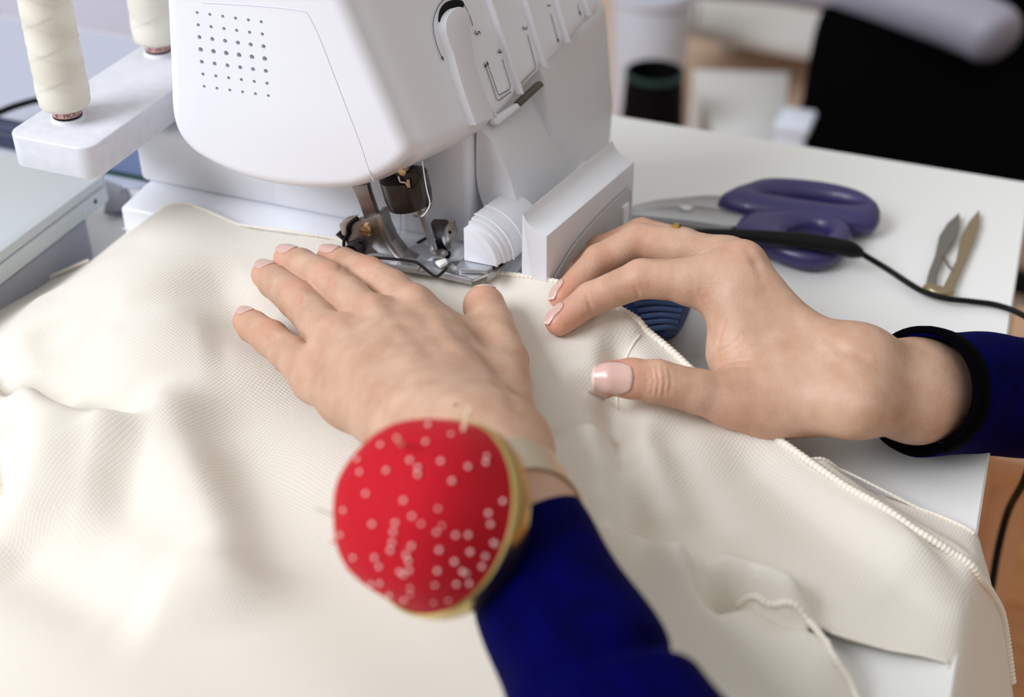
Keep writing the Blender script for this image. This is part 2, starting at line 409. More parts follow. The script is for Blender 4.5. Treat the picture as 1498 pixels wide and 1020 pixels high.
# ribs between the thread channels on the front face
def strip(bm, pa, pb, w0, w1, h, off=0):
    """raised rib on the front face between two pixels, w in pixels"""
    pts = [FP(pa[0] - w0 / 2, pa[1], off - .001), FP(pa[0] + w0 / 2, pa[1], off - .001), FP(pb[0] + w1 / 2, pb[1], off - .001), FP(pb[0] - w1 / 2, pb[1], off - .001)]
    prism(bm, pts, FN * (h + .001), .0006, 2)
for pa, pb in (((697,-40),(757,139)), ((750,-40),(792.5,101)), ((797,-40),(826,64)), ((841,-25),(857,25))):
    bm = bmesh.new(); strip(bm, pa, pb, 4.6, 4.0, .0034); link('channel_rib', bm, white, mc)
# channel plates
# tongue-shaped threading guide
tng = cat([FP(*p, .0052) for p in ((697,184),(688,160),(676,125),(669,100),(663,78),(656,58),(652,40),(655,24),(664,13),(675,10),(686,18),(688,38),(691,62),(695,88),(703,115),(713,143),(724,172))], 5)
bm = bmesh.new(); prism(bm, [p - FN * .0062 for p in tng], FN * .0062, .0009, 3); link('threading_guide', bm, whiteg, mc)
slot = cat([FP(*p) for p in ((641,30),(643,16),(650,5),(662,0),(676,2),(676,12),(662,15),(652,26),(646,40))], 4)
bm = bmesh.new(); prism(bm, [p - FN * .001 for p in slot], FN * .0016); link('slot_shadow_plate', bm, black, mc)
rim_ = cat([FP(*p) for p in ((706,128),(714,150),(727,171))], 6)
bm = bmesh.new(); tube(bm, rim_, .0007, 6); link('guide_rim', bm, white, mc)
# printed threading marks
def stroke(pts, w=.00022, head=False, name='printed_arrow'):
    bm = bmesh.new(); q = [FP(*p, .0006) for p in pts]; side = []
    for i, p in enumerate(q):
        t = unit(q[min(i + 1, len(q) - 1)] - q[max(i - 1, 0)]); side.append(np.cross(FN, t))
    a = [bm.verts.new(Vector(p + s * w)) for p, s in zip(q, side)]; b = [bm.verts.new(Vector(p - s * w)) for p, s in zip(q, side)]
    for i in range(len(q) - 1): bm.faces.new((a[i], a[i + 1], b[i + 1], b[i]))
    if head:
        t = unit(q[-1] - q[-2]); s = np.cross(FN, t)
        bm.faces.new([bm.verts.new(Vector(v)) for v in (q[-1] + t * .0016, q[-1] - t * .0012 + s * .0009, q[-1] - t * .0012 - s * .0009)])
    bmesh.ops.recalc_face_normals(bm, faces=bm.faces)
    return link(name, bm, ink, mc, smooth=False)
stroke([tuple(p[:2]) for p in cat([(662,-6,0),(650,-1,0),(641,10,0),(635,26,0),(634,42,0),(638,62,0),(643,76,0),(648,86,0)], 4)], head=True)
stroke([tuple(p[:2]) for p in cat([(664,-6,0),(674,0,0),(681,10,0),(688,25,0),(692,38,0)], 4)])
stroke([(735,86),(747,126),(745,131),(731,139),(729,138),(713,92)], head=True)
stroke([(748,134),(730,147),(727,146),(710,95)], head=True)
stroke([(772,51),(784,97),(783,101),(760,124)], head=True)
stroke([(806,20),(817,60)], head=True)
stroke([(845,6),(849,20)], head=True)
def glyph(ch, c, up, size, name='printed_digit'):
    cu = bpy.data.curves.new(name, 'FONT'); cu.body = ch; cu.size = size; cu.align_x = 'CENTER'; cu.align_y = 'CENTER'
    o = bpy.data.objects.new(name, cu); COL.objects.link(o)
    me = bpy.data.meshes.new_from_object(o.evaluated_get(bpy.context.evaluated_depsgraph_get())); bpy.data.objects.remove(o); bpy.data.curves.remove(cu)
    n = FN; u = unit(np.asarray(up) - n * np.dot(up, n)); r = np.cross(u, n)
    me.transform(Matrix((r, u, n)).transposed().to_4x4()); me.transform(Matrix.Translation(Vector(c)))
    return link_me(name, me, ink, mc, smooth=False)
upd = FP(720, 44) - FP(690, 42)
glyph('5', FP(698.5, 48, .0007), upd, .0062)
glyph('4', FP(731, 75, .0007), upd, .0055)
glyph('2', FP(768, 41, .0007), upd, .0055)
glyph('1', FP(803, 8, .0007), upd, .0055)
# dark edge hardware under the front face
ed = [FP(*p, -.004) for p in ((750,150),(784,119),(789,126),(755,157))]
bm = bmesh.new(); prism(bm, ed, FN * .004, .0006); link('thread_guide_bar', bm, mat('olive grey metal', (104, 98, 88), .35, .6), mc)
ed = [FP(*p, -.004) for p in ((715,174),(750,151),(754,158),(722,184),(716,182))]
bm = bmesh.new(); prism(bm, ed, FN * .004, .001); link('thread_guide_bracket', bm, white, mc)
# base, rear pillar, column and looper covers
def xzprism(px, y, ylen, m, name, bev=.002, seg=3, parent=mc, label=None):
    bm = bmesh.new(); prism(bm, [P(a, b, y=y) for a, b in px], (0, ylen, 0), bev, seg); return link(name, bm, m, parent, label=label)
bm = bmesh.new()
bx0 = P(173, 293, y=-.020)[0]; zt = .0575
pr_ = [(bx0, -.020, 0), (bx0, -.020, zt - .002), (bx0 + .004, .004, .0605), (bx0 + .004, .130, .0605), (bx0, .130, 0)]
prism(bm, pr_, (.250, 0, 0), .0022, 3); link('base', bm, white, mc)
bm = bmesh.new(); box(bm, (bx0 - .0006, -.0206, .0405), (bx0 + .20, -.0195, .0411)); link('base_seam', bm, seam_m, mc, smooth=False)
pxl = P(202, 262, y=.004)[0]; pxr = P(694, 250, y=.012)[0]
bm = bmesh.new(); box(bm, (pxl, .006, .060), (-.15, .130, .098), .004, 3); box(bm, (-.205, .0062, .060), (pxr - .001, .130, .133), .004, 3); link('rear_pillar', bm, white, mc)
# looper cover: convex front, seen end on
YA, YB = .014, .075
prof = [P(*p, y=YA) for p in ((697,176),(704,190),(720,208),(734,232),(745,258),(753,285),(760,316),(764,340))]
bot = [(prof[-1][0], YA, .044), (P(695, 250, y=YA)[0], YA, .044)]
inner = [P(*p, y=YA) for p in ((712,312),(703,290),(697,262),(696,230))]
sh = cat(prof, 6)
bm = bmesh.new(); prism(bm, sh + [np.array(b) for b in bot[:1]] + cat(inner, 4), (0, YB - YA + .015, 0), .0008, 2); link('looper_cover', bm, whiteg, mc, sharp=30)
# right-hand column (bright near face, grey front)
tp = P(735, 150, y=YB); q1 = P(796, 112, y=YB); q2 = P(812, 262, y=YB); q0 = P(790,100,y=YB)
bm = bmesh.new(); prism(bm, [(-.10, YB, .0), (q2[0] - .002, YB, .0), tuple(q2), tuple(q1), (q1[0] - .004, YB, q1[2] + .006), (-.10, YB, q1[2] + .006)], (0, .116, 0), .0025, 3); link('column', bm, whiteg, mc, sharp=30)
# front base block with its concave shoulder
YC = -.014
sp_ = cat([P(*p, y=YC) for p in ((764,312),(772,326),(784,337),(800,346))], 5)
xf = sp_[-1][0]
pts = sp_ + [np.array([xf + .001, YC, .0]), np.array([sp_[0][0] - .0005, YC, 0])]
fe = P(928, 237, z=sp_[-1][2]) - sp_[-1]; fe[2] = 0; fl_ = np.linalg.norm(fe); fu = fe / fl_; fn_ = np.array([fu[1], -fu[0], 0])
bm = bmesh.new(); prism(bm, pts, fe, .0012, 2); link('front_base', bm, whiteg, mc, sharp=30)
f0 = np.array([xf + .001, YC, 0]); FQ = lambda t, z: f0 + fe * t + np.array([0, 0, z])
pp = [FQ(t, z) for t, z in ((.06, .060), (.24, .069), (.48, .074), (.72, .076), (.92, .076), (.95, .070), (.95, .012), (.06, .012))]
bm = bmesh.new(); prism(bm, cat(pp[:5], 4) + pp[5:], fn_ * .0012, .0005, 2); link('front_panel', bm, mat('grey plastic', (190, 189, 190), .45), mc)
bm = bmesh.new(); prism(bm, [FQ(.82, .032), FQ(.89, .032), FQ(.89, .068), FQ(.82, .068)], fn_ * .0032, .001); link('front_handle', bm, white, mc)
# rounded free arm under the looper cover, with stepped rings at its end
def quarter(r, y, c): return [np.array([c[0], y, c[2]])] + [np.array([c[0] + r * cos(a) * .95, y, c[2] + r * sin(a)]) for a in np.linspace(0, pi / 2, 12)]
cq = P(679, 381, y=-.022); rad = (P(679, 334, y=-.022)[2] - cq[2])
zt_ = cq[2] + rad; av = P(738, 288, z=zt_) - P(681, 331, z=zt_); av = av / av[1]
ash = lambda y: cq + av * (y - cq[1])
for k, (r, y, ln, nm) in enumerate(((rad, -.022, .020, 'arm_end'), (rad * 1.09, -.0175, .014, 'arm_ring'), (rad * 1.14, -.0145, .010, 'arm_ring'), (rad * 1.18, -.0115, .032, 'free_arm'))):
    bm = bmesh.new(); prism(bm, quarter(r, y, ash(y)), av * ln, .0004, 2); link(nm, bm, white if k == 0 else whiteg, mc, sharp=40)
for y in (-.0115, -.001):
    bm = bmesh.new(); tube(bm, quarter(rad * 1.183, y, ash(y))[1:], .0005, 6); link('arm_groove', bm, white, mc)
# ---- needle clamp, needles, thread
YN = -.018
N = lambda x, y, yy=YN: P(x, y, y=yy)
a, b = N(591, 262), N(601, 300)
ax = unit(b - a); bm = bmesh.new(); rr_ = .0133
lathe(bm, [(0, -.018), (.0050, -.018), (.0050, -.004), (.009, -.004), (rr_, -.002), (rr_, .009), (rr_ * .93, .0150), (.006, .0165), (0, .0165)], a, ax, 36); link('needle_clamp', bm, black_met, mc, sharp=30)
bm = bmesh.new(); prism(bm, [N(*p, YN - .013) for p in ((577,252),(612,252),(616,262),(606,276),(596,278),(590,268),(582,266))], (0, .004, 0), .0008); link('clamp_block', bm, mat('bronze dark', (44, 40, 36), .35, .6), mc)
bm = bmesh.new(); lathe(bm, [(0, -.0005), (.0022, 0), (.0022, .004), (.0015, .0045), (0, .0045)], N(588, 252, YN - .016), (0, 1, 0), 16); link('clamp_screw', bm, brass, mc)
bm = bmesh.new(); tube(bm, [N(x, y, YN - .0138) for x, y in ((583,258),(586,266),(594,267),(597,272))], .0006, 6); link('clamp_hook', bm, steel_lt, mc)
bm = bmesh.new(); tube(bm, [N(597,262,YN-.0145), N(598,274,YN-.0145)], .0008, 8); link('clamp_screw', bm, brass, mc)
for dx in (0, 4.5):
    bm = bmesh.new(); tube(bm, [N(608 + dx, 296), N(614 + dx, 313), N(631 + dx * .7, 362), N(633.5 + dx * .6, 370), N(636 + dx * .5, 376)], [.0011, .0011, .0009, .0007, .0003], 8); link('needle', bm, steel_lt, mc)
bm = bmesh.new(); tube(bm, [N(x, y, YN - .003) for x, y in ((605,316),(612,318),(618,314),(624,308),(630,299))], [.0005, .0009, .0011, .0012, .0009], 8); link('needle_guard', bm, steel, mc)
thr = mat('white thread', (240, 238, 232), .7)
bm = bmesh.new(); tube(bm, cat([N(x, y, YN - .013) for x, y in ((618,236),(621,258),(625,280),(629,297),(624,310),(617,317))], 4), .00035, 6); link('needle_thread', bm, thr, mc)
bm = bmesh.new(); tube(bm, [P(586, 304, y=.003), P(586, 330, y=.003), P(584, 345, y=.003)], .0004, 6); link('pillar_line', bm, seam_m, mc)
# ---- presser foot
pf = mat('foot steel', (150, 143, 140), .36, 1, bump=.06, bscale=700)
YF = -.026
G = lambda px, y=YF, ln=.006, m=pf, name='foot_plate', bev=.0005: xzprism(px, y, ln, m, name, bev, 2)
G(((514,272),(537,270),(541,285),(553,318),(533,320),(523,292)), YF + .002, .004, pf, 'presser_bar')
G(((533,321),(552,316),(556,330),(563,350),(577,374),(572,380),(548,378),(520,372),(507,360),(504,346),(510,330),(520,324)), YF, .006, pf, 'foot_ankle', .0008)
G(((549,314),(556,313),(563,336),(572,356),(588,376),(606,386),(596,385),(578,378),(566,362),(557,342)), YF - .003, .010, steel, 'foot_ridge', .0006)
G(((495,329),(503,323),(520,320),(512,327),(508,335),(507,348),(500,344)), YF - .001, .006, mat('clip steel', (190, 182, 172), .4, 1), 'foot_clip', .0008)
G(((490,344),(497,338),(502,348),(503,354)), YF, .005, black_met, 'foot_lever', .0004)
bm = bmesh.new(); tube(bm, cat([P(x, y, y=YF - .0008) for x, y in ((523,319),(515,324),(509,332),(509,342),(504,350),(503,360))], 4), .0011, 8); link('foot_spring_clip', bm, black, mc)
c = P(537, 336, y=YF - .0006); bm = bmesh.new(); lathe(bm, [(0, .0022), (.0030, .0022), (.0037, .0014), (.0037, -.002)], c, (-.15, -1, .1), 24); link('foot_screw', bm, brass, mc, sharp=40)
bm = bmesh.new(); box(bm, (c[0] - .0034, c[1] - .00255, c[2] - .0004), (c[0] + .0034, c[1] - .0018, c[2] + .0004)); link('screw_slot', bm, mat('dark brass', (92, 64, 34), .5, .6), mc, smooth=False)
c = P(519, 365, y=YF - .002)
for k in range(4):
    t = np.linspace(0, 2 * pi, 17); q = [c + np.array([.0042 * cos(a), -.0028 + .0015 * k, .0042 * sin(a)]) for a in t]
    bm = bmesh.new(); tube(bm, q, .0008, 6); link('spring_coil', bm, black_met, mc)
bm = bmesh.new(); lathe(bm, [(0, .006), (.0016, .006), (.0022, .0052), (.0022, -.004)], P(515, 367, y=YF - .001), (-.2, -1, .1), 16); link('foot_pin', bm, steel_lt, mc)
c = P(527, 355, y=YF - .0006); bm = bmesh.new(); lathe(bm, [(0, .0003), (.0010, .0003), (.0010, -.001)], c, (0, -1, 0), 12); link('foot_hole', bm, black, mc)
bm = bmesh.new(); tube(bm, cat([P(x, y, y=YF - .011) for x, y in ((520,372),(540,376),(575,379),(600,382),(609,384),(618,390),(634,403),(641,404),(647,399),(655,391))], 5), .0009, 8); link('foot_wire', bm, black_met, mc)
# sole, toe and raised tongue lie on the cloth
def flat(px, z, h, m, name, bev=.0004): 
    bm = bmesh.new(); prism(bm, [P(a, b, z=z) for a, b in px], (0, 0, h), bev, 2); return link(name, bm, m, mc)
alu = mat('satin aluminium', (196, 199, 204), .42, .85)
flat(((536,378),(560,376),(600,384),(655,392),(690,408),(690,417),(640,406),(585,396),(545,388)), .0618, .0030, alu, 'foot_sole')
flat(((581,391),(584,386),(612,388),(615,395),(612,401),(582,397)), .0635, .0042, alu, 'sole_block', .0006)
flat(((644,400),(660,386),(700,383),(733,382),(720,402),(692,413)), .0635, .0018, steel_lt, 'foot_toe', .0004)
flat(((668,394),(676,383),(716,389),(722,396),(712,402),(672,400)), .0655, .0028, alu, 'toe_tongue', .0010)
flat(((716,398),(738,383),(741,386),(722,407),(712,412)), .0655, .0012, steel, 'toe_tip', .0003)
bm = bmesh.new(); tube(bm, [P(727,391,z=.068), P(726,379,z=.072)], .0008, 8); link('toe_pin', bm, steel_lt, mc)
bm = bmesh.new(); lathe(bm, [(0, .0008), (.0014, .0008), (.0014, -.002)], P(613, 396, z=.066), (-.2, -1, .4), 16); link('sole_rivet', bm, steel_lt, mc)
# needle plate and finger shapes behind the foot
bm = bmesh.new(); prism(bm, cat([P(x, y, z=.0625) for x, y in ((588,386),(592,372),(606,363),(622,362),(640,372),(650,386),(640,394),(612,392))], 4, True), (0, 0, .0022), .0008); link('needle_plate', bm, alu, mc)
flat(((632,370),(648,368),(656,372),(648,380),(634,378)), .067, .002, steel, 'plate_finger')
flat(((636,387),(652,382),(656,388),(644,394)), .0655, .0025, thr, 'thread_tuft', .0010)
# lower looper brackets to the right of the needle
YL = -.006
G(((629,328),(632,323),(652,324),(656,331),(654,352),(648,357),(636,351)), YL, .003, mat('dark steel', (92, 88, 86), .4, 1), 'looper_bracket', .0008)
G(((645,348),(650,333),(661,321),(664,324),(668,340),(660,356),(655,368),(648,356)), YL - .006, .002, steel, 'knife_blade', .0005)
c = P(658, 340, y=YL - .0062); bm = bmesh.new(); lathe(bm, [(0, .0002), (.0010, .0002), (.0010, -.001)], c, (0, -1, 0), 12); link('knife_hole', bm, black, mc)
G(((635,352),(654,354),(656,368),(640,368)), YL + .001, .005, black, 'looper_hook', .0008)
G(((641,374),(655,371),(658,384),(650,389),(641,384)), YL - .002, .004, black, 'looper_hook', .0008)
bm = bmesh.new(); tube(bm, cat([P(x, y, y=.0) for x, y in ((590,373),(600,364),(612,355),(628,346))], 4), [.0014] * 5 + [.001] * 8, 8); link('looper_lever', bm, black_met, mc)
# ---- spool arm
za = .125
x0, x1 = P(15, 190, z=za)[0], P(143, 210, z=za)[0]; y0 = P(120, 218, z=za)[1]
def rrect(lo, hi, r, z, n=7):
    o = []
    for cx, cy, a0 in ((hi[0] - r, hi[1] - r, 0), (lo[0] + r, hi[1] - r, pi / 2), (lo[0] + r, lo[1] + r, pi), (hi[0] - r, lo[1] + r, 1.5 * pi)):
        o += [np.array([cx + r * cos(a0 + a), cy + r * sin(a0 + a), z]) for a in np.linspace(0, pi / 2, n)]
    return o
bm = bmesh.new(); prism(bm, rrect((x0, y0), (x1, .17), .0095, za - .0195), (0, 0, .0195), .0024, 3)
dust = mat('dusty white plastic', (218, 220, 228), .42, bump=.12, bscale=1400, vary=.05, vscale=160); link('spool_arm', bm, dust, mc, sharp=50)
bm = bmesh.new(); box(bm, (x1 - .03, .120, .060), (x1 + .02, .150, za - .004), .003); link('spool_arm_bracket', bm, white, mc)
SP = [P(100, 173, z=za), P(233, 77, z=za)]
for c in SP:
    bm = bmesh.new(); lathe(bm, [(.0092, 0), (.0092, .0012), (.0084, .0016), (.0030, .0018), (.0026, .17), (0, .171)], c, (0, 0, 1), 24); link('spool_pin', bm, white, mc, sharp=40)
# ------------------------------------------------------------------ thread spools
def thread_mat():
    m = mat('cream thread', (226, 222, 206), .55, sheen=.3); n = m.node_tree; b = n.nodes['Principled BSDF']
    t = n.nodes.new('ShaderNodeTexCoord'); w = n.nodes.new('ShaderNodeTexWave'); w.bands_direction = 'Z'; w.inputs['Scale'].default_value = 380; w.inputs['Distortion'].default_value = 1.5
    n.links.new(t.outputs['Object'], w.inputs['Vector']); bp = n.nodes.new('ShaderNodeBump'); bp.inputs['Strength'].default_value = .25; bp.inputs['Distance'].default_value = .0004
    n.links.new(w.outputs['Fac'], bp.inputs['Height']); n.links.new(bp.outputs[0], b.inputs['Normal'])
    z = n.nodes.new('ShaderNodeTexWave'); z.bands_direction = 'Z'; z.inputs['Scale'].default_value = 14; z.inputs['Distortion'].default_value = 6; z.inputs['Detail'].default_value = 1
    r = n.nodes.new('ShaderNodeValToRGB'); r.color_ramp.elements[0].color = lin((222, 217, 202)); r.color_ramp.elements[1].color = lin((232, 228, 214))
    n.links.new(t.outputs['Object'], z.inputs['Vector']); n.links.new(z.outputs['Fac'], r.inputs[0]); n.links.new(r.outputs[0], b.inputs['Base Color'])
    return m
thread_m = thread_mat()
pink = mat('pink paper', (226, 178, 170), .7)
def winding(c):
    """thread body with crossing wraps standing slightly proud of each other"""
    bm = bmesh.new(); n = 72; rows = []; Hh = .135; K = 150
    for i in range(K + 1):
        z = .0062 + Hh * i / K; e = min(1, i / 4, (K - i) / 4); base = .0141 - .0012 * i / K; row = []
        for k in range(n):
            a = 2 * pi * k / n; s = (z * 62 + 2 * a / (2 * pi)) % 1; s2 = (z * 55 - 2 * a / (2 * pi) + .35) % 1
            rr = base + .00042 * max(0, 1 - s * 1.3) + .00036 * max(0, 1 - s2 * 1.3); rr = rr * (.82 + .18 * sqrt(max(0, 1 - (1 - e) ** 2))) if e < 1 else rr
            row.append(bm.verts.new(Vector((c[0] + rr * cos(a), c[1] + rr * sin(a), c[2] + z))))
        rows.append(row)
    for a, b in zip(rows, rows[1:]):
        for k in range(n): bm.faces.new((a[k], a[(k + 1) % n], b[(k + 1) % n], b[k]))
    bm.faces.new(rows[0][::-1]); bm.faces.new(rows[-1]); return bm
def tube_text(txt, c, r, z, size, a0, parent):
    cu = bpy.data.curves.new('printed_text', 'FONT'); cu.body = txt; cu.size = size
    o = bpy.data.objects.new('printed_text', cu); COL.objects.link(o)
    me = bpy.data.meshes.new_from_object(o.evaluated_get(bpy.context.evaluated_depsgraph_get())); bpy.data.objects.remove(o); bpy.data.curves.remove(cu)
    for v in me.vertices:
        a = a0 + v.co.x / r; v.co = Vector((c[0] + r * cos(a), c[1] + r * sin(a), c[2] + z + v.co.y))
    link_me('printed_text', me, ink, parent, smooth=False)
ca = atan2(-FW[1], -FW[0])
SG = 'thread spools on the spool arm'
sp0 = empty('thread_spool', tuple(SP[0] + [0, 0, .0018]), 'cream thread spool at the near end of the white spool arm', 'thread spool', SG)
c0 = SP[0] + [0, 0, .0018]
link('thread_winding', winding(c0), thread_m, sp0, sharp=None)
bm = bmesh.new(); lathe(bm, [(.0030, 0), (.0076, 0), (.0078, .0008), (.0078, .145), (.003, .145)], c0, (0, 0, 1), 40); tb_ = link('paper_tube', bm, pink, sp0, sharp=40, label='pink paper tube with black print')
bm = bmesh.new(); lathe(bm, [(.0077, .0000), (.0081, .0001), (.0081, .0011), (.0077, .0012)], c0, (0, 0, 1), 40); link('tube_band', bm, black, tb_)
tube_text('6', c0, .0080, .0018, .0040, ca - .62, tb_); tube_text('HOLO', c0, .0080, .0018, .0040, ca + .02, tb_)
def copy_tree(o, parent=None):
    c = o.copy(); COL.objects.link(c)
    if parent:
        pi_ = o.matrix_parent_inverse.copy(); c.parent = parent; c.matrix_parent_inverse = pi_
    for ch in list(o.children): copy_tree(ch, c)
    return c
sp1 = copy_tree(sp0); sp1.location = tuple(SP[1] + [0, 0, .0018]); sp1['label'] = 'cream thread spool further back, half hidden by the machine head'
# ------------------------------------------------------------------ hands
def rcone(p, a, b, ra, rb):
    v = b - a; t = np.clip((p - a) @ v / (v @ v + 1e-12), 0, 1)
    return np.linalg.norm(p - a - t[:, None] * v, axis=1) - (ra + t * (rb - ra))
def smin(a, b, k): h = np.maximum(k - np.abs(a - b), 0) / k; return np.minimum(a, b) - h * h * k * .25
class Hand:
    def __init__(s): s.palm = []; s.fingers = []; s.extra = []; s.red = []; s.grooves = []; s.kf = .006
    def sdf(s, p):
        p = np.asarray(p, np.float32)
        d = None
        for a, b, ra, rb in s.palm:
            q = rcone(p, a, b, ra, rb); d = q if d is None else smin(d, q, .014)
        f = None
        for ch in s.fingers:
            c = None
            for (a, ra), (b, rb) in zip(ch, ch[1:]):
                q = rcone(p, a, b, ra, rb); c = q if c is None else smin(c, q, .0022)
            f = c if f is None else smin(f, c, .0012)
        d = smin(d, f, s.kf)
        for a, b, ra, rb, k in s.extra: d = smin(d, rcone(p, a, b, ra, rb), k)
        for a, b, w, dep in s.grooves:
            q = rcone(p, a, b, 0, 0); d = d + dep * np.exp(-(q / w) ** 2)
        return d
    def chain(s, p, ch):
        c = None
        for (a, ra), (b, rb) in zip(ch, ch[1:]):
            q = rcone(p, a, b, ra, rb); c = q if c is None else smin(c, q, .0022)
        return c
    def bounds(s):
        A = []
        for a, b, ra, rb in s.palm: A += [a - ra, a + ra, b - rb, b + rb]
        for ch in s.fingers:
            for a, r in ch: A += [a - r, a + r]
        A = np.array(A); return A.min(0) - .006, A.max(0) + .006
    def mesh(s, h=.0009):
        lo, hi = s.bounds(); K = 5; n = (np.ceil((hi - lo) / (h * K)).astype(int)) * K + 1
        ax = [lo[i] + h * np.arange(n[i]) for i in range(3)]
        c = np.stack(np.meshgrid(*[a[::K] for a in ax], indexing='ij'), -1).reshape(-1, 3)
        cdist = s.sdf(c).reshape([len(a[::K]) for a in ax])
        near = np.repeat(np.repeat(np.repeat(cdist, K, 0), K, 1), K, 2)[:n[0], :n[1], :n[2]]
        # block-nearest coarse value, padded: refine anything within 2 blocks of the surface
        val = near.astype(np.float32).copy(); m = np.abs(near) < h * K * 2.2
        ii = np.argwhere(m); pts = lo + h * ii
        out = np.empty(len(pts), np.float32)
        for i in range(0, len(pts), 200000): out[i:i + 200000] = s.sdf(pts[i:i + 200000])
        val[m] = out
        return surface_nets(val, lo, h)
def surface_nets(v, lo, h):
    s = v < 0; nx, ny, nz = v.shape
    cnt = np.zeros((nx - 1, ny - 1, nz - 1), np.int16)
    for i in (0, 1):
        for j in (0, 1):
            for k in (0, 1): cnt += s[i:nx - 1 + i, j:ny - 1 + j, k:nz - 1 + k]
    cells = np.argwhere((cnt > 0) & (cnt < 8)); idx = np.full((nx - 1, ny - 1, nz - 1), -1, np.int64); idx[tuple(cells.T)] = np.arange(len(cells))
    acc = np.zeros((len(cells), 3)); num = np.zeros(len(cells))
    cor = [(i, j, k) for i in (0, 1) for j in (0, 1) for k in (0, 1)]
    for a in cor:
        for b in cor:
            df = [b[q] - a[q] for q in range(3)]
            if sum(df) == 1 and min(df) == 0:
                va = v[tuple((cells + a).T)]; vb = v[tuple((cells + b).T)]; m = (va < 0) != (vb < 0)
                t = np.where(m, va / (va - vb + 1e-20), 0)
                acc[m] += (np.array(a) + t[:, None] * np.array(df))[m]; num[m] += 1
    vert = lo + h * (cells + acc / num[:, None])
    faces = []
    for ax in range(3):
        sl0 = [slice(None)] * 3; sl1 = [slice(None)] * 3; sl0[ax] = slice(0, -1); sl1[ax] = slice(1, None)
        A, B = s[tuple(sl0)], s[tuple(sl1)]; e = np.argwhere(A != B); o1, o2 = [(1, 2), (2, 0), (0, 1)][ax]
        ok = (e[:, o1] > 0) & (e[:, o2] > 0) & (e[:, o1] < v.shape[o1] - 1) & (e[:, o2] < v.shape[o2] - 1); e = e[ok]
        d1 = np.zeros(3, int); d1[o1] = 1; d2 = np.zeros(3, int); d2[o2] = 1
        q = np.stack([idx[tuple((e - d1 - d2).T)], idx[tuple((e - d2).T)], idx[tuple(e.T)], idx[tuple((e - d1).T)]], 1)
        fl = ~A[tuple(e.T)]; q[fl] = q[fl][:, ::-1]; faces.append(q)
    return vert, np.concatenate(faces)
def skin_mat():
    m = mat('skin', (224, 176, 145), .48, spec=.35, sss=.18); n = m.node_tree; b = n.nodes['Principled BSDF']
    at = n.nodes.new('ShaderNodeAttribute'); at.attribute_name = 'red'
    t = n.nodes.new('ShaderNodeTexCoord'); z = n.nodes.new('ShaderNodeTexNoise'); z.inputs['Scale'].default_value = 70; z.inputs['Detail'].default_value = 4
    n.links.new(t.outputs['Object'], z.inputs['Vector'])
    r = n.nodes.new('ShaderNodeValToRGB'); r.color_ramp.elements[0].position = .3; r.color_ramp.elements[1].position = .72
    r.color_ramp.elements[0].color = lin((186, 146, 120)); r.color_ramp.elements[1].color = lin((205, 169, 145))
    n.links.new(z.outputs['Fac'], r.inputs[0])
    mx = n.nodes.new('ShaderNodeMix'); mx.data_type = 'RGBA'; mx.inputs[7].default_value = lin((222, 140, 116))
    n.links.new(at.outputs['Fac'], mx.inputs[0]); n.links.new(r.outputs[0], mx.inputs[6])
    am = n.nodes.new('ShaderNodeAttribute'); am.attribute_name = 'mole'
    m3_ = n.nodes.new('ShaderNodeMix'); m3_.data_type = 'RGBA'; m3_.inputs[7].default_value = lin((150, 84, 62))
    n.links.new(am.outputs['Fac'], m3_.inputs[0]); n.links.new(mx.outputs[2], m3_.inputs[6]); n.links.new(m3_.outputs[2], b.inputs['Base Color'])
    z2 = n.nodes.new('ShaderNodeTexVoronoi'); z2.inputs['Scale'].default_value = 900
    n.links.new(t.outputs['Object'], z2.inputs['Vector'])
    bp = n.nodes.new('ShaderNodeBump'); bp.inputs['Strength'].default_value = .28; bp.inputs['Distance'].default_value = .0004
    n.links.new(z2.outputs['Distance'], bp.inputs['Height']); n.links.new(bp.outputs[0], b.inputs['Normal'])
    return m
skin = skin_mat()
nail_m = mat('nail', (214, 174, 162), .3, coat=.3, sss=.1)
nail_tip = mat('nail tip', (234, 206, 194), .25, coat=.4)
velvet = mat('navy velvet', (1, 1, 46), .8, sheen=.04, spec=.03, vary=.8, vscale=70)
velvet.node_tree.nodes['Principled BSDF'].inputs['Sheen Tint'].default_value = lin((20, 34, 170))
cuff_m = mat('black knit cuff', (2, 2, 5), .9, spec=.03)

